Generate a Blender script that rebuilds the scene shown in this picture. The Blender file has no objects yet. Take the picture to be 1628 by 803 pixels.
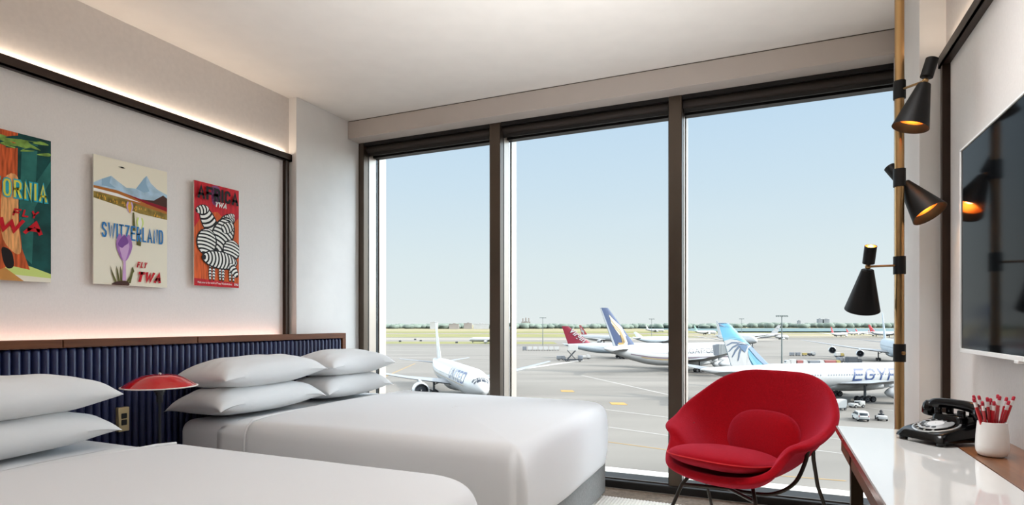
import bpy, bmesh, math, random
from mathutils import Vector, Matrix, noise
random.seed(7)
R = math.radians
C = bpy.context.scene.collection
SC = bpy.context.scene

# ------------------------------------------------------------------ camera
FPX, HY, ZC, TH = 940.0, 513.5, 1.02, R(23.8)
W_, H_ = 1628, 803
cs, sn = math.cos(TH), math.sin(TH)
cam = bpy.data.cameras.new('camera')
cam.sensor_fit = 'HORIZONTAL'; cam.sensor_width = 36.0
cam.lens = FPX / W_ * 36.0
cam.shift_y = (HY - H_ / 2) / W_
cam.clip_start = 0.02; cam.clip_end = 9000
co = bpy.data.objects.new('camera', cam); C.objects.link(co)
co.location = (0, 0, ZC); co.rotation_euler = (R(90), 0, TH)
SC.camera = co
SC.view_settings.view_transform = 'Standard'
SC.view_settings.look = 'None'
SC.view_settings.gamma = 1.0
SC.view_settings.use_curve_mapping = False
SC.view_settings.exposure = 0.0
SC.cycles.use_denoising = True
SC.cycles.max_bounces = 10
SC.cycles.diffuse_bounces = 6
SC.cycles.transparent_max_bounces = 12
SC.cycles.caustics_reflective = False
SC.cycles.caustics_refractive = False
SC.cycles.sample_clamp_indirect = 6.0

# ------------------------------------------------------------------ sky, sun, lights
wd = bpy.data.worlds.new('sky'); SC.world = wd; wd.use_nodes = True
nt = wd.node_tree; nt.nodes.clear()
tc = nt.nodes.new('ShaderNodeTexCoord'); sep = nt.nodes.new('ShaderNodeSeparateXYZ')
rmp = nt.nodes.new('ShaderNodeValToRGB'); bg = nt.nodes.new('ShaderNodeBackground'); wo = nt.nodes.new('ShaderNodeOutputWorld')
nt.links.new(tc.outputs['Generated'], sep.inputs[0]); nt.links.new(sep.outputs['Z'], rmp.inputs[0])
nt.links.new(rmp.outputs[0], bg.inputs[0]); nt.links.new(bg.outputs[0], wo.inputs[0])
SKY_STOPS = [(0.0, (.80, .86, .86)), (.10, (.74, .84, .87)), (.22, (.63, .78, .89)), (.37, (.52, .71, .90)), (.52, (1.6, 1.7, 1.82)), (1.0, (2.6, 2.7, 2.8))]  # upper stops raised above the window view to bring more light indoors
cr = rmp.color_ramp
cr.elements[0].position = SKY_STOPS[0][0]; cr.elements[0].color = (*SKY_STOPS[0][1], 1)
cr.elements[1].position = SKY_STOPS[-1][0]; cr.elements[1].color = (*SKY_STOPS[-1][1], 1)
for p_, c_ in SKY_STOPS[1:-1]:
    e = cr.elements.new(p_); e.color = (*c_, 1)
# sky sides brightened outside the window view, added to light the side walls
def _ramp(x0, x1):
    m = nt.nodes.new('ShaderNodeMapRange'); m.interpolation_type = 'SMOOTHSTEP'
    m.inputs[1].default_value = x0; m.inputs[2].default_value = x1; nt.links.new(sep.outputs['X'], m.inputs[0]); return m
def _math(op, a, b):
    m = nt.nodes.new('ShaderNodeMath'); m.operation = op
    for i, q in enumerate((a, b)):
        if isinstance(q, (int, float)): m.inputs[i].default_value = q
        else: nt.links.new(q, m.inputs[i])
    return m.outputs[0]
_k = _math('ADD', _math('MULTIPLY', _ramp(.22, .75).outputs[0], 8.5), _math('MULTIPLY', _ramp(-.66, -.95).outputs[0], 13.0))
nt.links.new(_math('ADD', _k, 1.0), bg.inputs[1])

def rd(r, d, z=0.0):
    'airfield frame: r metres to the right, d metres ahead of the window view'
    return Vector((r * cs - d * sn, r * sn + d * cs, z))

sun = bpy.data.lights.new('sun', 'SUN'); sun.energy = 8.5; sun.angle = R(1.0); sun.color = (1.0, .93, .82)
so = bpy.data.objects.new('sun', sun); C.objects.link(so)
sdir = rd(1.0, -.46).normalized(); sel = R(29)
tosun = Vector((sdir.x * math.cos(sel), sdir.y * math.cos(sel), math.sin(sel)))
so.rotation_euler = tosun.to_track_quat('Z', 'Y').to_euler()

def area(name, loc, target, sx, sy, watts, col, spread=180):
    l = bpy.data.lights.new(name, 'AREA'); l.shape = 'RECTANGLE'; l.size = sx; l.size_y = sy
    l.energy = watts; l.color = col; l.spread = R(spread)
    o = bpy.data.objects.new(name, l); C.objects.link(o); o.location = loc
    o.rotation_euler = (Vector(loc) - Vector(target)).to_track_quat('Z', 'Y').to_euler()
    return o
# added fill lamps without fixtures, placed out of view to brighten the room
area('fill_entry', (-1.1, -1.3, 1.75), (-1.1, -1.1, 3.2), 2.6, 1.2, 35, (.94, .96, 1.0), 130)  # added fill behind the camera, bounced off the ceiling
area('fill_floor', (-.30, 1.80, .18), (-.75, 2.0, 2.5), .5, .5, 16.5, (.95, .97, 1.0), 84)  # added low fill aimed up to lift the ceiling, no real lamp
area('fill_beds', (-1.1, .95, 2.495), (-1.1, .95, 0), 2.2, 1.5, 5, (.96, .975, 1.0), 150)  # added fill above the beds, no fixture there
area('fill_desk', (.12, 1.95, 2.495), (.12, 1.95, 0), .5, .7, 10, (.97, .98, 1.0), 105)  # added fill for desk, right wall and chair, no fixture there
# warm light strips hidden in the wall channels and behind the headboard
for nm_, x_, y_, z_, sx_, sy_, w_, c_ in (('cove_light_left', -2.919, 1.0, 2.128, .012, 3.9, 4.0, (1.0, .80, .62)), ('cove_light_right', .649, 1.4, 2.128, .012, 3.0, 3.5, (1.0, .80, .62)), ('headboard_light', -2.90, 1.3, .925, .02, 3.2, 2.2, (1.0, .58, .44))):
    a_ = area(nm_, (x_, y_, z_), (x_, y_, 3), sx_, sy_, w_, c_); a_.rotation_euler = (math.pi, 0, 0)

# ------------------------------------------------------------------ helpers
def lin(h):
    h = h.lstrip('#'); o = []
    for i in (0, 2, 4):
        c = int(h[i:i + 2], 16) / 255
        o.append(c / 12.92 if c <= .04045 else ((c + .055) / 1.055) ** 2.4)
    return tuple(o)

def mat(name, col, rough=.6, metal=0.0, var=0.0, scale=8.0, bump=0.0, bscale=60.0, coat=0.0, spec=.5, emit=None, estr=0.0, stretch=None, col2=None, sheen=0.0, rot=0.0):
    m = bpy.data.materials.new(name); m.use_nodes = True
    n = m.node_tree.nodes; l = m.node_tree.links
    p = n['Principled BSDF']
    c = lin(col) if isinstance(col, str) else col
    p.inputs['Base Color'].default_value = (*c, 1); p.inputs['Roughness'].default_value = rough
    p.inputs['Metallic'].default_value = metal; p.inputs['Specular IOR Level'].default_value = spec
    p.inputs['Coat Weight'].default_value = coat; p.inputs['Coat Roughness'].default_value = .04
    p.inputs['Sheen Weight'].default_value = sheen
    if emit:
        p.inputs['Emission Color'].default_value = (*(lin(emit) if isinstance(emit, str) else emit), 1); p.inputs['Emission Strength'].default_value = estr
    if var or bump:
        t = n.new('ShaderNodeTexCoord'); mp = n.new('ShaderNodeMapping'); l.new(t.outputs['Object'], mp.inputs[0])
        mp.vector_type = 'TEXTURE' if rot else 'POINT'
        if rot: mp.inputs['Rotation'].default_value = (0, 0, rot)
        if stretch: mp.inputs['Scale'].default_value = stretch
    if var:
        nz = n.new('ShaderNodeTexNoise'); nz.inputs['Scale'].default_value = scale; nz.inputs['Detail'].default_value = 4
        l.new(mp.outputs[0], nz.inputs['Vector'])
        mx = n.new('ShaderNodeMix'); mx.data_type = 'RGBA'
        a = tuple(max(0, x * (1 - var)) for x in c); b = tuple(min(1, x * (1 + var)) for x in c)
        if col2: a = lin(col2); b = c
        mx.inputs[6].default_value = (*a, 1); mx.inputs[7].default_value = (*b, 1)
        mr = n.new('ShaderNodeMapRange'); mr.inputs[1].default_value = .3; mr.inputs[2].default_value = .7
        l.new(nz.outputs['Fac'], mr.inputs[0]); l.new(mr.outputs[0], mx.inputs[0]); l.new(mx.outputs[2], p.inputs['Base Color'])
    if bump:
        nb = n.new('ShaderNodeTexNoise'); nb.inputs['Scale'].default_value = bscale; nb.inputs['Detail'].default_value = 3
        l.new(mp.outputs[0], nb.inputs['Vector'])
        bp = n.new('ShaderNodeBump'); bp.inputs['Strength'].default_value = bump; bp.inputs['Distance'].default_value = .01
        l.new(nb.outputs['Fac'], bp.inputs['Height']); l.new(bp.outputs[0], p.inputs['Normal'])
    return m

class B:
    'collects shapes for one mesh object'
    def __init__(s): s.v = []; s.f = []; s.m = []; s.mi = 0
    def add(s, vs, fs, M=None):
        o = len(s.v)
        s.v += [(M @ Vector(p)) if M is not None else Vector(p) for p in vs]
        for f in fs: s.f.append([i + o for i in f]); s.m.append(s.mi)
        return s
    def from_bm(s, bm, M=None):
        bm.verts.index_update()
        s.add([v.co.copy() for v in bm.verts], [[v.index for v in f.verts] for f in bm.faces], M); bm.free(); return s
    def box(s, a, b, bev=0.0, seg=2, M=None):
        bm = bmesh.new(); bmesh.ops.create_cube(bm, size=1)
        for v in bm.verts:
            v.co = Vector([(a[i] + b[i]) / 2 + v.co[i] * abs(b[i] - a[i]) for i in range(3)])
        if bev > 0: bmesh.ops.bevel(bm, geom=bm.edges[:], offset=bev, segments=seg, affect='EDGES', profile=.5)
        return s.from_bm(bm, M)
    def loft(s, rings, closed=True, cap0=True, cap1=True, M=None):
        n = len(rings[0]); vs = [p for r in rings for p in r]; fs = []
        for k in range(len(rings) - 1):
            for i in range(n if closed else n - 1):
                j = (i + 1) % n
                fs.append([k * n + i, k * n + j, (k + 1) * n + j, (k + 1) * n + i])
        if cap0: fs.append(list(range(n))[::-1])
        if cap1: fs.append([(len(rings) - 1) * n + i for i in range(n)])
        return s.add(vs, fs, M)
    def lathe(s, prof, n=32, M=None, cap0=True, cap1=True):
        return s.loft([[(r * math.cos(2 * math.pi * i / n), r * math.sin(2 * math.pi * i / n), z) for i in range(n)] for r, z in prof], True, cap0, cap1, M)
    def tube(s, pts, r, n=10, M=None, closed=False):
        pts = [Vector(p) for p in pts]; rs = r if isinstance(r, (list, tuple)) else [r] * len(pts)
        rings = []; up = None
        for i, p in enumerate(pts):
            if closed: t = (pts[(i + 1) % len(pts)] - pts[i - 1]).normalized()
            else: t = (pts[min(i + 1, len(pts) - 1)] - pts[max(i - 1, 0)]).normalized()
            if up is None:
                up = Vector((0, 0, 1)) if abs(t.z) < .9 else Vector((1, 0, 0))
            a = t.cross(up).normalized(); up = a.cross(t).normalized()
            rings.append([p + (a * math.cos(2 * math.pi * k / n) + up * math.sin(2 * math.pi * k / n)) * rs[i] for k in range(n)])
        if closed: rings.append(rings[0]); return s.loft(rings, True, False, False, M)
        return s.loft(rings, True, True, True, M)
    def prism(s, pts, z0, z1, M=None):
        n = len(pts)
        return s.loft([[(x, y, z0) for x, y in pts], [(x, y, z1) for x, y in pts]], True, True, True, M)
    def sphere(s, c, r, sc=(1, 1, 1), n=16, M=None):
        pr = [[(c[0] + r * sc[0] * math.sin(math.pi * k / (n // 2)) * math.cos(2 * math.pi * i / n), c[1] + r * sc[1] * math.sin(math.pi * k / (n // 2)) * math.sin(2 * math.pi * i / n), c[2] - r * sc[2] * math.cos(math.pi * k / (n // 2))) for i in range(n)] for k in range(1, n // 2)]
        return s.loft(pr, True, True, True, M)
    def build(s, name, mats, parent=None, ang=40, local=False):
        'parent=None: a top-level mesh with its origin at the base; local: coordinates are already the parent\'s'
        off = Vector((0, 0, 0))
        if parent is None:
            if not local:
                xs = [p.x for p in s.v]; ys = [p.y for p in s.v]; zs = [p.z for p in s.v]
                off = Vector(((min(xs) + max(xs)) / 2, (min(ys) + max(ys)) / 2, min(zs)))
        elif not local:
            off = parent.matrix_world.translation if False else wloc(parent)
        me = bpy.data.meshes.new(name)
        me.from_pydata([p - off for p in s.v], [], s.f)
        for m in (mats if isinstance(mats, (list, tuple)) else [mats]): me.materials.append(m)
        me.polygons.foreach_set('material_index', s.m)
        bm = bmesh.new(); bm.from_mesh(me); bmesh.ops.recalc_face_normals(bm, faces=bm.faces); bm.to_mesh(me); bm.free()
        if ang: 
            me.polygons.foreach_set('use_smooth', [True] * len(me.polygons)); me.set_sharp_from_angle(angle=R(ang))
        o = bpy.data.objects.new(name, me); C.objects.link(o)
        if parent is None: o.location = off
        else: o.parent = parent
        return o

def wloc(o):
    l = Vector(o.location)
    while o.parent: o = o.parent; l += Vector(o.location)
    return l
def tag(o, label, cat, group=None, kind=None):
    if label: o['label'] = label
    if cat: o['category'] = cat
    if group: o['group'] = group
    if kind: o['kind'] = kind
    return o
def thing(name, label, cat, loc=(0, 0, 0), rz=0.0, group=None):
    o = bpy.data.objects.new(name, None); C.objects.link(o); o.empty_display_size = .1
    o.location = loc; o.rotation_euler = (0, 0, rz)
    return tag(o, label, cat, group)
def struct(name, b, m, label=None, ang=40):
    o = b.build(name, m, None, ang); o['kind'] = 'structure'
    if label: o['label'] = label
    return o
def copy_tree(o, parent=None):
    c = o.copy(); C.objects.link(c); c.parent = parent
    for ch in list(o.children): copy_tree(ch, c)
    return c
def mod(o, kind, **kw):
    m = o.modifiers.new(kind.lower(), kind)
    for k, v in kw.items(): setattr(m, k, v)
    return m
_tc = {}
def text_geo(body, size, shear=0.0, bold=0.0, depth=.0006, sx=1.0, align='CENTER'):
    key = (body, size, shear, bold, depth, sx, align)
    if key not in _tc:
        cu = bpy.data.curves.new('txt', 'FONT'); cu.body = body; cu.size = size; cu.shear = shear; cu.offset = bold
        cu.extrude = depth; cu.align_x = align; cu.resolution_u = 4
        ob = bpy.data.objects.new('txt', cu); C.objects.link(ob)
        bpy.context.view_layer.update()
        me = bpy.data.meshes.new_from_object(ob.evaluated_get(bpy.context.evaluated_depsgraph_get()))
        _tc[key] = ([Vector((v.co.x * sx, v.co.y, v.co.z)) for v in me.vertices], [list(p.vertices) for p in me.polygons])
        bpy.data.objects.remove(ob); bpy.data.curves.remove(cu); bpy.data.meshes.remove(me)
    v, f = _tc[key]
    return [p.copy() for p in v], f
def catmull(P, n, closed=False):
    out = []; N = len(P)
    for i in range(N if closed else N - 1):
        if closed: a, b, c, d = P[i - 1], P[i], P[(i + 1) % N], P[(i + 2) % N]
        else: a, b, c, d = P[max(i - 1, 0)], P[i], P[i + 1], P[min(i + 2, N - 1)]
        for k in range(n):
            t = k / n
            out.append(.5 * (2 * b + (c - a) * t + (2 * a - 5 * b + 4 * c - d) * t * t + (3 * b - a - 3 * c + d) * t ** 3))
    if not closed: out.append(P[-1])
    return out

ROUND = [(.5, 1), (.2, .97), (0, .8), (0, .2), (.2, .03), (.5, 0), (.8, .03), (1, .2), (1, .8), (.8, .97), (.5, 1)]
GLYPH = {'A': [[(0, 0), (.5, 1), (1, 0)], [(.2, .3), (.8, .3)]], 'C': [[(1, .78), (.85, .95), (.5, 1), (.15, .95), (0, .75), (0, .25), (.15, .05), (.5, 0), (.85, .05), (1, .22)]],
    'D': [[(0, 0), (0, 1), (.6, 1), (.9, .9), (1, .7), (1, .3), (.9, .1), (.6, 0), (0, 0)]], 'E': [[(1, 0), (0, 0), (0, 1), (1, 1)], [(0, .5), (.85, .5)]], 'F': [[(0, 0), (0, 1), (1, 1)], [(0, .5), (.8, .5)]],
    'G': [[(1, .78), (.85, .95), (.5, 1), (.15, .95), (0, .75), (0, .25), (.15, .05), (.5, 0), (.85, .05), (1, .2), (1, .48), (.55, .48)]], 'I': [[(.5, 0), (.5, 1)]], 'L': [[(0, 1), (0, 0), (1, 0)]],
    'N': [[(0, 0), (0, 1), (1, 0), (1, 1)]], 'O': [ROUND], 'P': [[(0, 0), (0, 1), (.7, 1), (1, .88), (1, .58), (.7, .46), (0, .46)]], 'R': [[(0, 0), (0, 1), (.7, 1), (1, .88), (1, .6), (.7, .48), (0, .48)], [(.5, .48), (1, 0)]],
    'S': [[(1, .8), (.8, .97), (.5, 1), (.2, .97), (0, .8), (.05, .62), (.5, .5), (.95, .38), (1, .2), (.8, .03), (.5, 0), (.2, .03), (0, .2)]], 'T': [[(0, 1), (1, 1)], [(.5, 1), (.5, 0)]],
    'U': [[(0, 1), (0, .25), (.2, .03), (.5, 0), (.8, .03), (1, .25), (1, 1)]], 'W': [[(0, 1), (.25, 0), (.5, .85), (.75, 0), (1, 1)]], 'Y': [[(0, 1), (.5, .45), (1, 1)], [(.5, .45), (.5, 0)]], 'Z': [[(0, 1), (1, 1), (0, 0), (1, 0)]]}
GW = {'I': .28, 'W': 1.45, 'A': 1.12, 'L': .85, 'T': .95}
def word_geo(word, x0, x1, y0, y1, wt=.16, gap=.32, shear=0.0):
    'bold block letters filling the box; wt is the stroke against the letter height'
    h = y1 - y0; st = wt * h; adv = sum(GW.get(c, 1.0) if c != ' ' else .6 for c in word); nl = len(word)
    ws = (x1 - x0 - shear * h) / (adv + gap * (nl - 1)); vs = []; fs = []; x = x0
    for c in word:
        w = GW.get(c, 1.0) * ws
        for pl in GLYPH.get(c, []):
            P = [Vector((x + st / 2 + p[0] * max(w - st, .0001) if c != 'I' else x + w / 2, y0 + st / 2 + p[1] * (h - st))) for p in pl]
            cl = (P[0] - P[-1]).length < 1e-6
            if cl: P = P[:-1]
            n = len(P); L_ = []; R_ = []
            for i, p in enumerate(P):
                a = P[i - 1] if (i or cl) else None; b = P[(i + 1) % n] if (i < n - 1 or cl) else None
                d0 = (p - a).normalized() if a is not None else (b - p).normalized(); d1 = (b - p).normalized() if b is not None else d0
                n0 = Vector((-d0.y, d0.x)); n1 = Vector((-d1.y, d1.x)); m = (n0 + n1)
                m = m.normalized() if m.length > 1e-6 else n0; k = min(1.9, 1 / max(.3, m.dot(n0)))
                e = Vector((0, 0))
                if a is None: e = -d1 * st / 2
                if b is None: e = d0 * st / 2
                L_.append(p + e + m * st / 2 * k); R_.append(p + e - m * st / 2 * k)
            o = len(vs)
            for l_, r_ in zip(L_, R_): vs += [Vector((l_.x + shear * (l_.y - y0), l_.y, 0)), Vector((r_.x + shear * (r_.y - y0), r_.y, 0))]
            src = vs[o:]; del vs[o:]
            for i in range(n if cl else n - 1):
                j = (i + 1) % n
                for k in range(4):
                    q = len(vs)
                    for t_ in (k / 4, (k + 1) / 4): vs += [src[2 * i].lerp(src[2 * j], t_), src[2 * i + 1].lerp(src[2 * j + 1], t_)]
                    fs.append([q, q + 1, q + 3, q + 2])
        x += w + gap * ws
    return vs, fs

# ------------------------------------------------------------------ materials
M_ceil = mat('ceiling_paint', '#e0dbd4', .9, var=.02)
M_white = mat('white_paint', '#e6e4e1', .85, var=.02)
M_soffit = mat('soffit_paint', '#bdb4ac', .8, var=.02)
M_paper = mat('woven_wallcover', '#e2ddd9', .85, var=.025, scale=90, bump=.08, bscale=160, stretch=(1, 2, 1))
M_paper_upper = mat('upper_wallcover', '#dcd5cf', .85, var=.03, scale=40)
M_trim = mat('dark_bronze_trim', '#33251d', .35, .6, var=.1)
M_bronze = mat('bronze_frame', '#54493f', .35, .6, var=.08, scale=3)
M_alu = mat('brushed_frame', '#c4b7ab', .35, .35, var=.05, scale=3)
M_blind = mat('blind_fabric', '#2b231e', .7, var=.1)
M_black = mat('black_rubber', '#0d0b0b', .5)
M_carpet = mat('grey_brown_carpet', '#8d7f70', .95, var=.25, scale=45, bump=.6, bscale=220)
M_rug = mat('ribbed_white_rug', '#e6e2d8', .95, var=.06, scale=30, bump=.3, bscale=150)
M_linen = mat('white_cotton', '#dededf', .85, bump=.05, bscale=9, sheen=.1)
M_linen2 = mat('white_pillowcase', '#e0e0e0', .85, bump=.06, bscale=14, sheen=.1)
M_base = mat('grey_base_fabric', '#878786', .9, var=.12, scale=90, bump=.25, bscale=300)
M_navy = mat('navy_leather', '#182048', .38, var=.12, scale=12, spec=.5)
M_walnut = mat('walnut', '#643a20', .5, var=.3, scale=5, stretch=(6, 1, 10), spec=.25)
M_walnut_d = mat('walnut_shelf', '#7b4f32', .3, var=.3, scale=5, stretch=(12, 1.2, 10), coat=.3)
M_red_fab = mat('red_boucle', '#a60010', .9, var=.12, scale=120, bump=.5, bscale=350, sheen=.7)
M_red_fab.node_tree.nodes['Principled BSDF'].inputs['Sheen Tint'].default_value = (1, .12, .22, 1)
M_red_fab.node_tree.nodes['Principled BSDF'].inputs['Specular IOR Level'].default_value = .15
M_steel = mat('dark_steel_rod', '#3b3733', .28, .9)
M_desk = mat('white_glass_top', '#e9e8e5', .05, coat=.6, spec=.6)
M_copper = mat('bronze_edge', '#b08a78', .22, .9, var=.05)
M_darkleg = mat('dark_bronze_leg', '#35291d', .35, .7)
M_bpl = mat('black_bakelite', '#040405', .16, coat=.08, spec=.25)
M_chrome = mat('chrome', '#d8d8d8', .12, 1.0)
M_clear = mat('dial_ring', '#c9cbcc', .2, .55)
M_cup = mat('white_ceramic', '#e8e6e3', .35, coat=.25)
M_pencil = mat('red_pencil_paint', '#b70f1e', .35, coat=.3)
M_eraser = mat('red_eraser', '#b02236', .8)
M_ferrule = mat('silver_ferrule', '#e6e2e0', .3, .5)
M_tv = mat('tv_glass', '#0a0b0d', .08, spec=.03)
M_tvw = mat('white_bezel', '#efeeec', .4)
M_brass = mat('brass_pole', '#a8865a', .3, .9, var=.08, scale=4)
M_blk = mat('black_lamp_metal', '#0c0b0b', .5, spec=.25)
M_gold_in = mat('copper_lining', '#e08a3a', .35, .8)
M_glow = mat('bulb_glow', '#ffd9a0', .5, emit='#ffc070', estr=4.0)
M_redlamp = mat('red_enamel', '#c2000c', .16, coat=.6)
M_cream = mat('cream_rim', '#efe6dc', .4)
M_outlet = mat('gold_plate', '#c9b58a', .3, .7)
M_stem = mat('gunmetal_stem', '#3a3a3c', .35, .6)

def glass_mat():
    m = bpy.data.materials.new('window_glass'); m.use_nodes = True
    n = m.node_tree.nodes; l = m.node_tree.links; n.clear()
    o = n.new('ShaderNodeOutputMaterial'); mx = n.new('ShaderNodeMixShader'); t = n.new('ShaderNodeBsdfTransparent'); g = n.new('ShaderNodeBsdfGlossy'); f = n.new('ShaderNodeFresnel')
    t.inputs[0].default_value = (.985, .992, .99, 1); g.inputs['Roughness'].default_value = .0; f.inputs['IOR'].default_value = 1.10
    l.new(f.outputs[0], mx.inputs[0]); l.new(t.outputs[0], mx.inputs[1]); l.new(g.outputs[0], mx.inputs[2]); l.new(mx.outputs[0], o.inputs[0])
    return m
M_glass = glass_mat()

# ------------------------------------------------------------------ room shell
XL, XR, XPL, XPR = -2.935, .665, -2.866, .567
YB, YP, YS, YW, ZCEIL, ZSOF = -2.6, 2.985, 3.50, 3.62, 2.506, 2.376
struct('floor', B().box((XL - .1, YB - .1, -.12), (XR + .1, 3.60, 0)), M_carpet)
struct('ceiling', B().box((XL - .1, YB - .1, ZCEIL), (XR + .1, 3.95, ZCEIL + .12)), M_ceil)
struct('wall_left', B().box((XL - .12, YB - .1, -.1), (XL, 3.95, ZCEIL + .1)), M_paper)
struct('wall_right', B().box((XR, YB - .1, -.1), (XR + .12, 3.95, ZCEIL + .1)), M_paper)
struct('wall_back', B().box((XL - .1, YB - .12, -.1), (XR + .1, YB, ZCEIL + .1)), mat('dark_back_wall', '#7a6a5c', .6, var=.15, scale=4, stretch=(4, 1, 1)))  # unseen wall, made dark to cut light bouncing from behind the camera
struct('wall_left_column', B().box((XL - .01, YP, 0), (XPL, 3.95, ZCEIL + .01), .002, 1), M_white)
struct('wall_right_column', B().box((XPR, YP, 0), (XR + .01, 3.56, ZCEIL + .01), .002, 1).box((.645, 3.5, 0), (XR + .01, 3.95, ZCEIL)), M_white)
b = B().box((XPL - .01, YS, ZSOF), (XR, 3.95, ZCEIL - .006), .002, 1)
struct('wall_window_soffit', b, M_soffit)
struct('trim_shadow_line', B().box((XPL, YS + .006, ZCEIL - .008), (XPR, YS + .05, ZCEIL + .004)), M_bronze)  # dark strip standing in for the shadow line of the ceiling gap
# paint above the channel on both side walls
struct('wall_left_upper', B().box((XL, YB, 2.10), (XL + .004, YP, ZCEIL)), M_paper_upper)
struct('wall_right_upper', B().box((XR - .004, YB, 2.10), (XR, YP, ZCEIL)), M_paper_upper)
# channel rails
def rail(x0, x1):
    s = 1 if x1 > x0 else -1
    b = B()
    b.box((x1 - s * .006, YB, 2.083), (x1, 2.985, 2.130)); b.box((x0, YB, 2.083), (x1, 2.985, 2.092)); b.box((x0, 2.974, 2.083), (x1, 2.985, 2.130))
    return b
struct('trim_1', rail(XL, XL + .032), M_trim, 'dark bronze light channel along the left wall above the posters')
struct('trim_2', rail(XR, XR - .032), M_trim, 'dark bronze light channel along the right wall above the television')
struct('trim_3', B().box((XL, 2.935, 0), (XL + .028, 2.963, 2.083)), M_trim, 'upright dark bronze strip where the wallcover meets the left column')
struct('trim_4', B().box((XR - .028, 2.935, 0), (XR, 2.963, 2.083)), M_trim, 'upright dark bronze strip where the wallcover meets the right column')

# windows: mullions, frame, panes
MX = [(-2.866, -2.817), (-1.765, -1.685), (-.572, -.494), (.655, .70)]
def mullion(x0, x1):
    t = B(); t.box((x0, YW, .0), (x1, YW + .03, 2.376), .004, 1); return t
bm_ = B()
for x0, x1 in MX:
    bm_.mi = 0; bm_.box((x0, YW, 0), (x1, YW + .055, 2.376), .003, 1)
    bm_.mi = 1; bm_.box((x0 + .004, YW + .055, 0), (x1 - .003, 3.775, 2.376))
    bm_.mi = 2; bm_.box((x0 + .004, 3.775, 0), (x1 - .008, 3.815, 2.376)); bm_.box((x1 - .006, YW + .06, 0), (x1 + .001, YW + .066, 2.376))
    bm_.mi = 1; bm_.box((x0 + .004, 3.815, 0), (x1, 3.90, 2.376))
    bm_.mi = 2; bm_.box((x0 - .003, YW + .012, 0), (x0 + .002, YW + .018, 2.376))
# sill and head of the frame
bm_.mi = 2; bm_.box((-2.866, 3.60, 0), (.70, 3.80, .046), .004, 1)
bm_.mi = 0; bm_.box((-2.866, 3.64, .046), (.70, 3.66, .052))
bm_.mi = 2; bm_.box((-2.866, 3.74, 2.29), (.70, 3.80, 2.376))
struct('trim_5', bm_, [M_bronze, M_alu, M_black], 'bronze window frame with mullions and black sill')
for i in range(3):
    x0, x1 = MX[i][1], MX[i + 1][0]
    struct('window_%d' % (i + 1), B().box((x0 - .005, 3.785, .03), (x1 + .005, 3.797, 2.37)), M_glass, ang=0)
# roller blind cassettes under the soffit
for i, lab in enumerate(('rolled up roller blind above the window pane beside the beds', 'rolled up roller blind above the middle window pane', 'rolled up roller blind above the window pane behind the red chair')):
    x0, x1 = MX[i][1] + .002, MX[i + 1][0] - .002
    t = thing('roller_blind', lab, 'blind', ((x0 + x1) / 2, 3.68, 2.29), 0, 'roller blinds in the window heads')
    B().box((x0, YW + .004, 2.352), (x1, YW + .03, 2.376)).box((x0, YW + .09, 2.30), (x1, YW + .1, 2.376)).build('cassette', M_black, t)
    B().tube([(x0, YW + .055, 2.334), (x1, YW + .055, 2.334)], .026, 16).build('roller', M_blind, t)
    B().box((x0, YW + .05, 2.286), (x1, YW + .062, 2.312), .003, 1).build('hem_bar', M_black, t)
# ledge and outer face of the building
struct('wall_outside_ledge', B().box((-6, 3.90, -.5), (6, 4.02, .022)), mat('pale_ledge', '#e6e3dc', .9, var=.05))
struct('wall_outside_facade', B().box((XR + .12, 3.7, -17.5), (9, 3.89, 9)).box((-9, 3.62, -17.5), (XR + .12, 3.89, -.12)).box((-9, 3.62, ZCEIL + .12), (XR + .12, 3.89, 9)).box((-9, 3.62, -.12), (XL - .12, 3.89, ZCEIL + .12)), mat('facade_panel', '#b9b6b0', .9, var=.05))

# ------------------------------------------------------------------ headboard
hb = thing('headboard', 'long navy channel tufted headboard with walnut frame behind the beds', 'headboard', (-2.84, 1.2, 0))
HX0, HX1, HY0, HY1, HZ = -2.862, -2.80, -.2, 3.395, .948
b = B()
for y0, y1 in ((HY0, 1.548), (1.552, 2.20), (2.204, HY1)): b.box((HX0, y0, HZ - .036), (HX1 + .004, y1, HZ), .002, 1)
b.box((HX0, HY1 - .036, 0), (HX1 + .004, HY1, HZ - .036), .002, 1)
b.build('frame', M_walnut, hb)
b = B(); ny = 102; y0, y1 = HY0, HY1 - .037; pitch = (y1 - y0) / ny
prof = []
for i in range(ny):
    for k in range(6):
        t = k / 6
        prof.append((HX1 - .022 + .020 * math.sqrt(max(0, 1 - (2 * t - 1) ** 2)) + .001, y0 + (i + t) * pitch))
rings = []
for z, dx in ((.02, 0), (.5, 0), (.895, 0), (.908, -.004), (.911, -.014)):
    rings.append([(max(x + dx, HX0 + .02), y, z) for x, y in prof])
b.loft(rings, False, False, False); b.box((HX0 + .005, y0, .01), (HX1 - .022, y1, .905))
b.build('channel_upholstery', M_navy, hb, 60)
t = thing('wall_outlet', 'brass power outlet plate on the navy headboard between the beds', 'outlet', (-2.79, 1.80, .515))
B().box((-2.806, 1.776, .512), (-2.780, 1.826, .625), .002, 1).build('plate', M_outlet, t)
B().box((-2.781, 1.788, .572), (-2.778, 1.814, .597), .002, 1).build('socket', M_black, t)
B().box((-2.781, 1.788, .541), (-2.778, 1.814, .567), .002, 1).build('socket', M_black, t)

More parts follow.
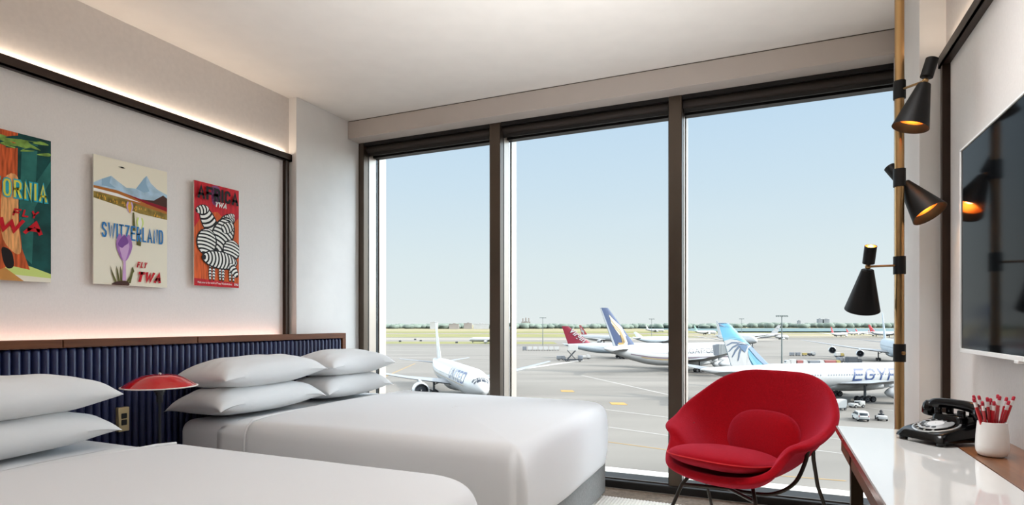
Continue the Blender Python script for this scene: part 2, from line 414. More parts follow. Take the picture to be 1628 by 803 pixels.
# ------------------------------------------------------------------ beds
def outline(X0, X1, Y0, Y1, rn, rf):
    pts = []
    n = 26
    for i in range(n): pts.append((Vector((X0 + (X1 - rn - X0) * i / n, Y0)), Vector((0, -1))))
    for i in range(13):
        a = R(-90 + 90 * i / 12); nrm = Vector((math.cos(a), math.sin(a))); pts.append((Vector((X1 - rn, Y0 + rn)) + nrm * rn, nrm))
    for i in range(1, 20): pts.append((Vector((X1, Y0 + rn + (Y1 - rf - Y0 - rn) * i / 20)), Vector((1, 0))))
    for i in range(13):
        a = R(90 * i / 12); nrm = Vector((math.cos(a), math.sin(a))); pts.append((Vector((X1 - rf, Y1 - rf)) + nrm * rf, nrm))
    for i in range(1, n + 1): pts.append((Vector((X1 - rf + (X0 - X1 + rf) * i / n, Y1)), Vector((0, 1))))
    return pts
def cover(X0, X1, Y0, Y1, zt, zb, rn=.07, rf=.18, re=.06, pleat=True, seed=0.0, side=0.0):
    'a tucked cover: rings of the outline from the hem up over the edge to the middle of the top'
    o = outline(X0, X1, Y0, Y1, rn, rf); Yc = (Y0 + Y1) / 2
    prof = [(.012, zb), (.0, zb + .03), (-.012, zb + (zt - zb) * .35), (-.012, zb + (zt - zb) * .6), (-.004, zt - re)]
    for k in range(1, 6):
        a = R(18 * k); prof.append((re * (1 - math.cos(a)) , zt - re + re * math.sin(a) * .93))
    prof += [(re + .05, zt - .001), (re + .14, zt + .004)]
    rings = []
    # arc length for pleat
    ipl = 26 + 6
    for k, (off, z) in enumerate(prof):
        ring = []
        for i, (q, nrm) in enumerate(outline(X0, X1 - off, Y0 + off, Y1 - off, max(rn - off, .006), max(rf - off, .006))):
            w = 0.0
            if pleat and k < 6:
                g = (i - ipl) / 2.2
                dep = (1 - k / 6.0) ** .7
                w = (-.030 * math.exp(-g * g) + .012 * math.exp(-((i - ipl - 4) / 3.0) ** 2)) * dep
            fz = noise.noise(Vector((q.x * 3, q.y * 3, z * 3 + seed))) * .006
            q = q + nrm * (w + fz)
            hem = .012 * noise.noise(Vector((q.x * 4, q.y * 4, seed))) if k == 0 else 0
            ring.append(Vector((q.x, q.y, z + hem + 0)))
        rings.append(ring)
    last = rings[-1]
    for f in (.2, .4, .6, .8, .95):
        ring = []
        for i, (p, nrm) in enumerate(o):
            cx = min(p.x, X1 - (Y1 - Y0) / 2); c = Vector((cx, Yc, zt + .012))
            q = last[i].lerp(c, f); dd_ = min(q.y - Y0, Y1 - q.y, (X1 - q.x)) / .7; q.z = zt + .004 + .009 * (1 - (1 - min(1, dd_)) ** 2) * min(1, ((Y1 - Y0) / 2 - abs(q.y - Yc)) * 4) + noise.noise(Vector((q.x * 2.2, q.y * 2.2, seed))) * .006 * min(1, f * 2)
            ring.append(q)
        rings.append(ring)
    b = B(); b.loft(rings, False, False, False)
    n = len(o); L = len(rings) - 1
    # close the seam along the spine
    fs = []; base = L * n
    for i in range(n // 2 - 1):
        j = n - 1 - i; fs.append([base + i, base + i + 1, base + j - 1, base + j])
    for f in fs: b.f.append(f); b.m.append(0)
    return b
def drape(X0, X1, Y0, Y1, zt, zb, re=.06, skew=0.0):
    sec = []
    n = 24
    prof = [(Y0 + .01, zb), (Y0, zb + .05), (Y0, (zb + zt) / 2), (Y0 + .002, zt - re)]
    prof += [(Y0 + re * (1 - math.cos(R(15 * k))), zt - re + re * math.sin(R(15 * k)) * .95) for k in range(1, 7)]
    prof += [(Y0 + re + (Y1 - Y0 - 2 * re) * k / 16, zt + .006) for k in range(1, 16)]
    prof += [(Y1 - re * (1 - math.cos(R(15 * k))), zt - re + re * math.sin(R(15 * k)) * .95) for k in range(6, 0, -1)]
    prof += [(Y1 - .002, zt - re), (Y1, (zb + zt) / 2), (Y1, zb + .05), (Y1 - .01, zb)]
    rings = []
    for k in range(9):
        x = X0 + (X1 - X0) * k / 8
        dz = -.010 * (abs(k - 4) / 4) ** 3
        rings.append([Vector((x + skew * (y - Y0) / (Y1 - Y0) + noise.noise(Vector((x * 5, y * 3, 2))) * .006, y, z + (dz if z > zt - .03 else 0) + noise.noise(Vector((x * 6, y * 5, 5))) * .004)) for y, z in prof])
    return B().loft(rings, False, False, False)
def pillow(L, D, Hh, seed, sag=0.0):
    b = B(); n = 30; top = []; bot = []
    for i in range(n + 1):
        for j in range(n + 1):
            u = 2 * i / n - 1; v = 2 * j / n - 1
            pinx = 1 - .07 * (1 - abs(v) ** 2.0) * abs(u) ** 3; piny = 1 - .09 * (1 - abs(u) ** 2.0) * abs(v) ** 3
            x = D / 2 * v * piny; y = L / 2 * u * pinx
            t = ((1 - abs(u) ** 3.0) * (1 - abs(v) ** 2.6)) ** .55 * Hh / 2
            corner = (abs(u) * abs(v)) ** 5
            w = noise.noise(Vector((u * 2.1 + seed, v * 2.1, seed))) * .014 * (1 - max(abs(u), abs(v)) ** 6)
            # seam gathers near the short ends
            gth = .006 * math.sin(v * 17 + seed * 3) * max(0, abs(u) - .55) * (1 - abs(u) ** 8) * 2
            zz = -sag * corner
            top.append(Vector((x, y, zz + t * 1.1 + w + gth))); bot.append(Vector((x, y, zz - t * .85 + w * .3)))
    N = n + 1; fs = []
    for i in range(n):
        for j in range(n): fs.append([i * N + j, (i + 1) * N + j, (i + 1) * N + j + 1, i * N + j + 1])
    b.add(top, fs)
    b.add(bot, [f[::-1] for f in fs])
    return b
def weld(o, d=.0005):
    bm = bmesh.new(); bm.from_mesh(o.data); bmesh.ops.remove_doubles(bm, verts=bm.verts, dist=d); bmesh.ops.recalc_face_normals(bm, faces=bm.faces); bm.to_mesh(o.data); bm.free()

def make_bed(Y0, Y1, Xf, where, seed, rn, rf, Xd=-2.26):
    Xh = -2.765
    t = thing('double_bed', 'double bed with grey fabric base and white mattress ' + where, 'bed', ((Xh + Xf) / 2, (Y0 + Y1) / 2, 0), 0, 'double beds')
    B().box((Xh, Y0 + .035, .015), (Xf - .035, Y1 - .03, .265), .025, 3).build('bed_base', M_base, t)
    B().box((Xh + .01, Y0 + .016, .262), (Xf - .06, Y1 - .016, .532), .06, 5).build('mattress', M_linen, t)
    s = drape(Xd - .20, Xd + .12, Y0 + .003, Y1 - .003, .537, .20, .066, -.05).build('folded_sheet', M_linen2, None, 60)
    tag(s, 'white sheet folded back below the pillows on the bed ' + where, 'sheet', 'folded sheets'); mod(s, 'SOLIDIFY', thickness=.006, offset=-1)
    d = cover(Xd, Xf, Y0 - .006, Y1 + .006, .564, .205, rn, rf, .066, True, seed).build('duvet', M_linen, None, 60)
    weld(d); mod(d, 'SOLIDIFY', thickness=.016, offset=-1); mod(d, 'SUBSURF', levels=1, render_levels=1)
    tag(d, 'white duvet tucked over the bed ' + where, 'duvet', 'white duvets')
    B().tube([(Xd - .002, Y0 - .008, .24), (Xd - .002, Y0 - .010, .40), (Xd - .002, Y0 - .006, .49), (Xd - .002, Y0 + .008, .53), (Xd - .002, Y0 + .04, .556), (Xd - .002, Y0 + .12, .563), (Xd - .002, (Y0 + Y1) / 2, .567), (Xd - .002, Y1 - .12, .563), (Xd - .002, Y1 - .04, .556)], .0065, 8).build('piping', M_linen2, d)
    return t
make_bed(2.035, 3.45, -.865, 'by the window', 3.1, .05, .20)
make_bed(.20, 1.60, -.74, 'closest to the camera', 8.7, .08, .22, -2.10)
PIL = 'white pillows'
for (x, y, z, L, D, Hh, rz, rx, sag, lab) in (
    (-2.585, 2.36, .612, .74, .40, .165, 0, .0, .03, 'white pillow under another at the lamp side of the bed by the window'),
    (-2.575, 2.365, .752, .70, .42, .17, -.03, .02, .015, 'white pillow on top at the lamp side of the bed by the window'),
    (-2.585, 3.07, .612, .66, .40, .165, 0, .0, .03, 'white pillow under another at the glass side of the bed by the window'),
    (-2.575, 3.075, .752, .68, .42, .17, .03, -.01, .015, 'white pillow on top at the glass side of the bed by the window'),
    (-2.555, 1.165, .606, .70, .44, .165, .0, .0, .02, 'lower of two stacked white pillows on the bed closest to the camera'),
    (-2.545, 1.165, .738, .70, .46, .165, .02, .0, .012, 'upper of two stacked white pillows on the bed closest to the camera')):
    o = pillow(L, D, Hh, x * 3 + y * 5 + z * 9, sag).build('pillow', M_linen2, None, 0 or 70, local=True); weld(o, .0004)
    o.location = (x, y, z); o.rotation_euler = (rx, R(-3), rz); mod(o, 'SUBSURF', levels=1, render_levels=1)
    tag(o, lab, 'pillow', PIL)

# nightstand and red lamp between the beds
t = thing('nightstand', 'small walnut nightstand standing between the two beds', 'nightstand', (-2.58, 1.82, 0))
B().box((-2.77, 1.66, .02), (-2.40, 1.98, .36), .004, 1).build('body', M_walnut, t)
B().box((-2.78, 1.65, .36), (-2.39, 1.99, .385), .004, 1).build('top', M_walnut, t)
f_ = B().box((-2.40, 1.675, .2), (-2.393, 1.965, .345), .002, 1).build('drawer', M_walnut, t)
LX, LY = -2.56, 1.82
t = thing('table_lamp', 'table lamp with red enamel saucer shade on dark stem between the beds', 'lamp', (LX, LY, .385))
ML = Matrix.Translation((LX, LY, 0))
B().lathe([(.08, .385), (.08, .392), (.07, .398), (.01, .402)], 32, ML).build('base', M_stem, t)
B().lathe([(.006, .40), (.006, .672), (.0065, .673)], 16, ML).build('stem', M_stem, t)
B().lathe([(.010, .655), (.013, .66), (.013, .69), (.017, .692), (.017, .703), (.024, .705), (.024, .716), (.018, .722), (.01, .745)], 24, ML).build('lamp_holder', M_stem, t)
pr = [(.154, .731), (.150, .7325), (.139, .741), (.117, .756), (.092, .770), (.07, .780), (.035, .7855), (.002, .787)]
s_ = B().lathe(pr + [(.035, .783), (.07, .777), (.092, .767), (.117, .753), (.139, .738), (.150, .730)], 64, ML, False, False).build('lamp_shade', M_redlamp, t, 60)
B().lathe([(.150, .7295), (.1555, .7285), (.1565, .731), (.1545, .7335), (.148, .733)], 64, ML, False, False).build('shade_rim', M_cream, s_, 60)
B().lathe([(.007, .786), (.007, .790), (.004, .793), (.001, .794)], 16, ML).build('finial', M_chrome, s_)

# ------------------------------------------------------------------ posters
def poster(Yl, w, z0, h, lab):
    X = XL + .022
    t = thing('travel_poster', lab, 'poster', (X, Yl + w / 2, z0), 0, 'travel posters on the left wall')
    B().box((X, Yl, z0), (X + .008, Yl + w, z0 + h), .001, 1).build('panel', M_pedge, t)
    for yy in (Yl + .05, Yl + w - .05):
        for zz in (z0 + .06, z0 + h - .06): B().tube([(XL, yy, zz), (X + .0005, yy, zz)], .006, 8).build('standoff', M_steel, t)
    return t, X + .008
class Art:
    def __init__(s, t, X, Yl, z0, w, h): s.t = t; s.X = X; s.Yl = Yl; s.z0 = z0; s.w = w; s.h = h; s.b = B(); s.mats = []; s.k = 0
    def M(s, dep): return Matrix(((0, 0, 1, s.X + dep), (1, 0, 0, s.Yl), (0, 1, 0, s.z0), (0, 0, 0, 1)))
    def use(s, m):
        if m not in s.mats: s.mats.append(m)
        s.b.mi = s.mats.index(m)
    def poly(s, pts, m, smooth=0):
        s.use(m); s.k += 1
        P = [Vector((min(1, max(0, x)) * s.w, min(1, max(0, y)) * s.h, 0)) for x, y in pts]
        if smooth: P = [Vector((min(s.w, max(0, q.x)), min(s.h, max(0, q.y)), 0)) for q in catmull(P, smooth, True)]
        d = .0002 + s.k * .00006
        s.b.add([s.M(d) @ p for p in P], [list(range(len(P)))])
    def text(s, body, x0, x1, y0, y1, m, shear=0, wt=.16, dep=.004, gap=.3, name='lettering'):
        'a word in block letters fitted into the box x0..x1, y0..y1 of the sheet'
        v, f = word_geo(body, x0 * s.w, x1 * s.w, y0 * s.h, y1 * s.h, wt, gap, shear)
        B().add(v, f, s.M(dep)).build(name, m, s.t, 0)
    def small(s, body, x0, x1, y0, y1, m, dep=.004, name='lettering'):
        v, f = text_geo(body, .1, 0, 0, .0)
        ax = min(p.x for p in v); bx = max(p.x for p in v); ay = min(p.y for p in v); by = max(p.y for p in v)
        v = [Vector(((x0 + (p.x - ax) / (bx - ax) * (x1 - x0)) * s.w, (y0 + (p.y - ay) / (by - ay) * (y1 - y0)) * s.h, 0)) for p in v]
        B().add(v, f, s.M(dep)).build(name, m, s.t, 0)
    def done(s):
        s.b.build('print', s.mats, s.t, 0)
def pm(n, c, **k): return mat('print_' + n, c, .5, spec=.15, **k)
M_pedge = mat('acrylic_panel', '#d8d4cb', .15)
P_cream = pm('cream', '#eae3cf'); P_blue = pm('blue', '#2f78b5'); P_red = pm('red', '#c01422'); P_white = pm('white', '#f0eee8'); P_black = pm('black', '#191516')
P_ice = pm('ice', '#a9c4d6', var=.25, scale=14); P_ice2 = pm('deep_ice', '#8fb0c8'); P_brown = pm('brown', '#4a2b22'); P_rust = pm('rust', '#b06a2c'); P_gold = pm('gold', '#d9a53a', var=.2, scale=40)
P_olive = pm('olive', '#8a7434', var=.4, scale=40); P_lilac = pm('lilac', '#a06fae', var=.25, scale=25); P_lilac2 = pm('pale_lilac', '#c9a2cc'); P_plum = pm('plum', '#7a4a92'); P_leaf = pm('leaf', '#5d5a2a', var=.3, scale=40); P_dred = pm('deep_red', '#8c1220')
P_teal = pm('teal', '#12423f', var=.5, scale=10); P_teal2 = pm('pale_teal', '#2b6a62', var=.4, scale=9); P_bark = pm('bark', '#c0562a', var=.5, scale=18, stretch=(1, 6, .6)); P_bark2 = pm('pale_bark', '#e0a064', var=.35, scale=22, stretch=(1, 5, .6)); P_tan = pm('tan', '#c98d4a', var=.2)
P_fern = pm('fern', '#7fa24a', var=.4, scale=40); P_yel = pm('yellow', '#d7d14a'); P_cyan = pm('cyan', '#2fa7b8'); P_lime = pm('lime', '#cddc7e'); P_dark = pm('dark', '#1c1413'); P_fire = pm('fire_red', '#c3202a', var=.25, scale=12, stretch=(1, 5, .7)); P_orange = pm('orange', '#d05a25', var=.4, scale=20, stretch=(1, 7, .5)); P_mauve = pm('mauve', '#8b4a78')

# CALIFORNIA
Yl, w, z0, h = 1.195, .366, 1.197, .622
t, X = poster(Yl, w, z0, h, 'green and orange travel poster with a giant tree cut by the frame edge')
a = Art(t, X, Yl, z0, w, h)
a.poly([(0, 0), (1, 0), (1, 1), (0, 1)], P_teal)
a.poly([(.66, .2), (.80, .12), (.86, .95), (.70, .95)], P_teal2)
a.poly([(.72, .38), (1, .72), (1, .86), (.72, .55)], P_teal2)
a.poly([(0, 0), (1, 0), (1, .06), (.8, .10), (.62, .13), (0, .2)], P_lime)
a.poly([(0, 0), (1, 0), (1, .03), (0, .06)], P_cream)
a.poly([(0, .0), (.72, .0), (.50, .1), (0, .17)], P_tan)
a.poly([(.12, .18), (.2, .6), (.2, 1), (.66, 1), (.655, .7), (.67, .4), (.70, .22), (.78, .08), (.58, .10), (.46, .06), (.3, .1)], P_bark)
a.poly([(.50, .32), (.52, .66), (.66, .70), (.66, .42), (.69, .2), (.6, .2)], P_bark2, 4)
a.poly([(.5, .2), (.53, .22), (.60, .19), (.62, .1), (.56, .08), (.52, .12)], P_dark, 4)
for k in range(26):
    cx = .48 + .5 * random.random(); cy = .895 + .085 * random.random(); l_ = .07 + .06 * random.random(); an = -.5 + random.random()
    a.poly([(cx - l_, cy - .01 + an * .03), (cx, cy + .012), (cx + l_, cy - .004 - an * .03), (cx, cy - .012)], P_fern if k % 3 else P_teal, 3)
a.text('CALIFORNIA', .045, .965, .552, .686, P_cyan, 0, .20, .0040, .16)
a.text('CALIFORNIA', .058, .952, .561, .677, P_yel, 0, .105, .0046, .36)
a.text('FLY', .60, .87, .437, .487, P_red, .25, .22)
a.text('TWA', .26, .935, .325, .415, P_red, .25, .27, gap=.12)
a.done()
# SWITZERLAND
Yl, w, z0, h = 1.739, .367, 1.204, .607
t, X = poster(Yl, w, z0, h, 'cream travel poster with mountains and a purple flower, middle of the row')
a = Art(t, X, Yl, z0, w, h)
a.poly([(0, 0), (1, 0), (1, 1), (0, 1)], P_cream)
a.poly([(0, .78), (.10, .82), (.22, .86), (.3, .83), (.42, .79), (.55, .80), (.66, .90), (.70, .925), (.76, .87), (.85, .83), (1, .80), (1, .7), (0, .72)], P_ice)
a.poly([(.55, .80), (.66, .90), (.70, .925), (.69, .86), (.74, .80), (.66, .78)], P_ice2)
a.poly([(.1, .82), (.22, .86), (.2, .80), (.28, .77), (.1, .77)], P_ice2)
a.poly([(0, .76), (.3, .755), (.62, .72), (1, .68), (1, .60), (.6, .66), (0, .72)], P_rust, 0)
a.poly([(.42, .755), (.6, .72), (.8, .73), (.94, .79), (1, .77), (1, .69), (.7, .70)], P_brown)
a.poly([(.4, .74), (.7, .69), (1, .655), (1, .69), (.75, .71)], P_dred)
a.poly([(0, .74), (.3, .73), (.62, .69), (.4, .70), (0, .72)], P_white)
a.poly([(0, .715), (.35, .70), (.7, .66), (1, .635), (1, .585), (.6, .60), (.3, .635), (0, .665)], P_olive)
for k in range(40):
    u = .05 + .93 * random.random(); v = .70 - .085 * u - .03 * random.random(); a.poly([(u - .008, v - .008), (u + .008, v - .006), (u, v + .012)], P_gold)
# small flowers and one large one
def flower(cx, cy, s, m1, m2):
    for dx, wd in ((-.55, .5), (.55, .5), (0, .62)):
        a.poly([(cx + dx * s * .8, cy + s * 1.15), (cx + (dx - wd) * s * .8, cy + s * .45), (cx + (dx * .5 - wd * .4) * s * .8, cy - s * .35), (cx, cy - s * .55), (cx + (dx * .5 + wd * .4) * s * .8, cy - s * .35), (cx + (dx + wd) * s * .8, cy + s * .45)], m2 if dx else m1, 4)
a.poly([(.5, .45), (.54, .45), (.52, .60), (.50, .60)], P_leaf)
flower(.46, .62, .055, P_gold, P_lilac2)
a.poly([(.55, .34), (.61, .33), (.62, .40), (.57, .42)], P_leaf)
flower(.60, .50, .06, P_white, P_lime)
a.poly([(.36, .04), (.41, .04), (.405, .2), (.375, .2)], P_lilac2)
for x0, dx in ((.26, -.06), (.3, -.02), (.44, .05), (.33, .0), (.4, .1)):
    a.poly([(x0, .02), (x0 + .03, .02), (x0 + .02 + dx, .12), (x0 + dx, .155), (x0 + dx * .6, .08)], P_leaf)
a.poly([(.22, .0), (.44, .0), (.42, .035), (.3, .03)], P_brown, 4)
a.text('SWITZERLAND', .095, .935, .368, .488, P_blue, 0, .11, dep=.0036, gap=.22)
a.k = 62
flower(.385, .265, .13, P_lilac2, P_lilac)
a.poly([(.385, .405), (.30, .33), (.35, .3), (.39, .32), (.44, .35)], P_plum, 4)
a.text('FLY', .545, .70, .152, .200, P_red, .25, .22, dep=.0065)
a.text('TWA', .545, .925, .035, .120, P_red, .25, .27, dep=.0065, gap=.12)
a.poly([(.30, .945), (.36, .95), (.40, .945), (.36, .938)], P_dark); a.poly([(.33, .953), (.36, .945), (.38, .937), (.36, .948)], P_dark)
a.done()
# AFRICA
Yl, w, z0, h = 2.264, .297, 1.227, .578
t, X = poster(Yl, w, z0, h, 'red travel poster with black and white striped animals nearest the window')
a = Art(t, X, Yl, z0, w, h)
a.poly([(0, 0), (1, 0), (1, 1), (0, 1)], P_fire)
a.poly([(0, .07), (1, .05), (1, .72), (.8, .62), (.5, .74), (.2, .70), (0, .55)], P_orange)
a.poly([(.38, .98), (.55, .98), (.56, .84), (.42, .80), (.36, .88)], P_mauve, 4)
def striped(cx, cy, rx, ry, rot, n):
    n = max(4, int(n * .7))
    ca, sa = math.cos(rot), math.sin(rot)
    def T(u, v): return (cx + (u * rx * ca - v * ry * sa), cy + (u * rx * sa + v * ry * ca) * w / h)
    a.poly([T(1.07 * math.cos(q), 1.12 * math.sin(q)) for q in [2 * math.pi * k / 24 for k in range(24)]], P_black)
    for k in range(n):
        u0 = -1 + 2 * (k + .22) / n; u1 = -1 + 2 * (k + .78) / n
        A = []
        for q in range(9):
            v = -1 + 2 * q / 8; lim = .97; e = u0 + .13 * (1 - v * v)
            sc = math.sqrt(max(.0, 1 - min(1, abs(e)) ** 2)) * .97; A.append(T(e, v * sc))
        for q in range(8, -1, -1):
            v = -1 + 2 * q / 8; e = u1 + .13 * (1 - v * v)
            sc = math.sqrt(max(.0, 1 - min(1, abs(e)) ** 2)) * .97; A.append(T(e, v * sc))
        a.poly(A, P_white)
def zebra(cx, cy, s, flip=1):
    for lx in (-.7, -.45, .4, .65): striped(cx + lx * s * .9 * flip, cy - s * .62, s * .55, s * .10, R(90), 7)
    striped(cx, cy, s, s * .55, 0, 11)
    striped(cx - s * .95 * flip, cy + s * .42, s * .62, s * .26, R(118 if flip > 0 else 62), 8)
    striped(cx - s * 1.28 * flip, cy + s * .74, s * .34, s * .16, R(20 * flip), 6)
striped(.72, .66, .20, .12, R(35), 9); striped(.80, .72, .10, .05, R(20), 6)
striped(.32, .62, .30, .15, R(-60), 11); striped(.17, .735, .14, .08, R(18), 6)
striped(.62, .52, .36, .22, R(62), 14); striped(.73, .60, .15, .10, R(30), 7)
striped(.26, .43, .24, .20, R(80), 10); striped(.82, .38, .19, .19, R(75), 9)
for x in (.33, .41, .55, .62, .78, .86): striped(x, .13, .14, .028, R(90), 8)
striped(.55, .265, .38, .16, R(-4), 15); striped(.86, .175, .15, .075, R(125), 7)
a.text('AFRICA', .04, .955, .835, .965, P_black, 0, .20, .012, .2)
a.text('TWA', .41, .70, .783, .834, P_white, .25, .26, .012, .12)
a.small('Welcome to the world of Trans World Airlines', .04, .80, .022, .042, P_white, .012)
a.text('TWA', .85, .96, .018, .042, P_white, .2, .24, .012, .15)
a.done()

# ------------------------------------------------------------------ rug, television, desk
b = B()
nr = 110; x0, x1 = -1.55, .45
prof = []
for i in range(nr):
    for k in range(4):
        u = (i + k / 4) / nr; prof.append((x0 + (x1 - x0) * u, .004 + .005 * abs(math.sin(math.pi * k / 4))))
b.loft([[(x, 1.2, z * .3) for x, z in prof], [(x, 1.205, z) for x, z in prof], [(x, 3.39, z) for x, z in prof], [(x, 3.40, z * .3) for x, z in prof]], False, False, False)
b.box((x0, 1.2, .0005), (x1, 3.40, .003))
o = b.build('floor_rug', M_rug, None, 60); tag(o, 'white ribbed rug on the carpet at the foot of the beds', 'rug')

t = thing('television', 'wall mounted flat television with thin white bezel on the right wall', 'television', (.64, 1.9, .91))
TX, TY0, TY1, TZ0, TZ1 = .605, 1.32, 2.555, .917, 1.632
bb = .007
B().box((TX + .004, TY0 + .005, TZ0 + .006), (TX + .012, TY1 - .005, TZ1 - .005)).build('screen', M_tv, t)
b = B(); b.box((TX, TY0, TZ1 - bb), (TX + .02, TY1, TZ1), .001, 1); b.box((TX, TY0, TZ0), (TX + .02, TY1, TZ0 + .014), .001, 1)
b.box((TX, TY0, TZ0), (TX + .02, TY0 + bb, TZ1), .001, 1); b.box((TX, TY1 - bb, TZ0), (TX + .02, TY1, TZ1), .001, 1)
b.build('bezel', M_tvw, t)
B().box((TX + .016, TY0 + .003, TZ0 - .002), (TX + .035, TY1 - .003, TZ1 - .003), .003, 1).build('back_shell', M_black, t)
B().box((TX + .03, 1.7, 1.1), (XR - .0005, 2.2, 1.4)).build('wall_bracket', M_black, t)
B().box((TX - .001, 2.006, TZ0 - .008), (TX + .015, 2.036, TZ0 + .002), .002, 1).build('sensor', M_tvw, t)

DZ, DX0, DX1, DY0, DY1 = .653, .206, .655, .85, 2.405
t = thing('writing_desk', 'white glass topped desk with walnut back strip under the television', 'desk', (.43, 1.6, 0))
B().box((DX0 + .004, DY0 + .004, DZ - .010), (.500, DY1 - .004, DZ), .0012, 1).build('desk_top', M_desk, t)
b = B(); b.box((DX0, DY0, DZ - .022), (DX0 + .004, DY1, DZ - .001)); b.box((DX0, DY1 - .004, DZ - .022), (.66, DY1, DZ - .001)); b.box((DX0 + .004, DY0 + .004, DZ - .022), (.66, DY1 - .004, DZ - .010))
b.build('edge_band', M_copper, t)
B().box((.502, DY0, DZ - .010), (.663, DY1 - .004, DZ + .0006), .001, 1).build('back_strip', M_walnut_d, t)
B().box((DX0 + .016, DY0 + .02, DZ - .085), (DX0 + .034, DY1 - .014, DZ - .022)).box((DX0 + .034, DY1 - .032, DZ - .085), (.65, DY1 - .014, DZ - .022)).build('apron', M_walnut, t)
for x, y in ((DX0 + .016, DY1 - .30), (DX0 + .016, DY0 + .1), (.615, DY1 - .30), (.615, DY0 + .1)):
    B().box((x, y, 0), (x + .034, y + .034, DZ - .022), .002, 1).build('leg', M_darkleg, t)

# ------------------------------------------------------------------ womb style lounge chair
ch = thing('lounge_chair', 'red upholstered shell lounge chair with thin dark legs in front of the window', 'chair', (-.14, 2.95, 0), R(-27))
RIM = [((0, .340, .785), (0, .315, .60), (0, .25, .40)), ((.15, .328, .780), (.145, .305, .60), (.125, .24, .40)), ((.255, .280, .740), (.235, .26, .57), (.185, .21, .39)),
       ((.325, .205, .670), (.275, .20, .54), (.225, .155, .38)), ((.368, .11, .605), (.280, .125, .53), (.240, .10, .37)), ((.372, .015, .552), (.258, .035, .545), (.25, .02, .36)),
       ((.362, -.075, .522), (.235, -.045, .555), (.245, -.05, .35)), ((.325, -.125, .505), (.222, -.105, .53), (.238, -.10, .345)), ((.280, -.150, .470), (.218, -.14, .44), (.222, -.13, .335)),
       ((.245, -.21, .412), (.205, -.19, .375), (.17, -.15, .33)), ((.17, -.275, .382), (.145, -.245, .345), (.10, -.16, .325)), ((0, -.300, .372), (0, -.265, .335), (0, -.16, .322))]
full = RIM + [tuple((-p[0], p[1], p[2]) for p in q) for q in RIM[-2:0:-1]]
cols = []
for k in range(3): cols.append(catmull([Vector(q[k]) for q in full], 5, True))
N = len(cols[0]); ends = []
for i in range(N):
    q = cols[2][i]; ends.append(Vector((q.x * .25, (q.y - .0) * .25, .328)))
rings = []
for s in range(13):
    u = s / 12
    rings.append([(1 - u) ** 3 * cols[0][i] + 3 * u * (1 - u) ** 2 * cols[1][i] + 3 * u * u * (1 - u) * cols[2][i] + u ** 3 * ends[i] for i in range(N)])
b = B(); b.loft(rings, True, False, True)
shell = b.build('shell', M_red_fab, ch, 180, local=True)
bm = bmesh.new(); bm.from_mesh(shell.data)
# make normals point into the bowl
fc = max(bm.faces, key=lambda f: -f.calc_center_median().z)
if fc.normal.z < 0: bmesh.ops.reverse_faces(bm, faces=bm.faces)
bm.to_mesh(shell.data); bm.free()
mod(shell, 'SOLIDIFY', thickness=.034, offset=-1); mod(shell, 'SUBSURF', levels=2, render_levels=2)
def cushion(a, bb, th, ex=2.5):
    b = B(); n = 22
    for sgn in (1, -1):
        vs = [(0, 0, sgn * th / 2)]
        for k in range(1, n + 1):
            r = k / n
            for i in range(48):
                q = 2 * math.pi * i / 48; c_, s_ = math.cos(q), math.sin(q)
                vs.append((a * r * math.copysign(abs(c_) ** (2 / ex), c_), bb * r * math.copysign(abs(s_) ** (2 / ex), s_), sgn * th / 2 * (1 - r ** 3.2) ** .6))
        fs = [[0, 1 + i, 1 + (i + 1) % 48] for i in range(48)]
        for k in range(1, n):
            for i in range(48):
                j = (i + 1) % 48; fs.append([1 + (k - 1) * 48 + i, 1 + k * 48 + i, 1 + k * 48 + j, 1 + (k - 1) * 48 + j])
        b.add(vs, fs if sgn > 0 else [f[::-1] for f in fs])
    return b
s1 = cushion(.222, .235, .10, 2.9)
for v in s1.v:
    M_ = Matrix.Translation((0, -.130, .410)) @ Matrix.Rotation(R(-7), 4, 'X'); v.xyz = (M_ @ Vector((v.x * (1 - .10 * (v.y + .25)), v.y, v.z))).xyz
o = s1.build('seat_cushion', M_red_fab, ch, 180, local=True); weld(o)
M_welt = mat('red_welt', '#d8242e', .8)
wl = [(Matrix.Translation((0, -.130, .410)) @ Matrix.Rotation(R(-7), 4, 'X')) @ Vector((.224 * math.copysign(abs(math.cos(q)) ** (2 / 2.9), math.cos(q)) * (1 - .10 * (.237 * math.copysign(abs(math.sin(q)) ** (2 / 2.9), math.sin(q)) + .25)), .237 * math.copysign(abs(math.sin(q)) ** (2 / 2.9), math.sin(q)), 0)) for q in [2 * math.pi * i / 64 for i in range(64)]]
B().tube(wl, .003, 6, None, True).build('welt', M_welt, o, 60, local=True)
s2 = cushion(.185, .145, .10, 2.6)
MB_ = Matrix.Translation((0, .205, .452)) @ Matrix.Rotation(R(72), 4, 'X')
for v in s2.v: v.xyz = (MB_ @ v).xyz
o = s2.build('back_cushion', M_red_fab, ch, 180, local=True); weld(o)
rad = .0085
for sx in (-1, 1):
    B().tube([(sx * .15, -.16, .318), (sx * .18, -.195, .265), (sx * .255, -.285, 0)], rad, 10).build('leg', M_steel, ch, 60, local=True)
    B().tube([(sx * .300, .07, .51), (sx * .292, .095, .42), (sx * .292, .135, .30), (sx * .320, .29, 0)], rad, 10).build('leg', M_steel, ch, 60, local=True)
    B().tube(catmull([Vector(p) for p in ((sx * .305, .03, .51), (sx * .290, .02, .42), (sx * .255, -.01, .325), (sx * .18, -.05, .272), (sx * .08, -.09, .265), (0, -.095, .265))], 6), rad, 10).build('cradle_rod', M_steel, ch, 60, local=True)
    B().tube([(sx * .18, -.195, .265), (sx * .10, -.15, .265), (0, -.095, .265)], rad, 10).build('cradle_rod', M_steel, ch, 60, local=True)

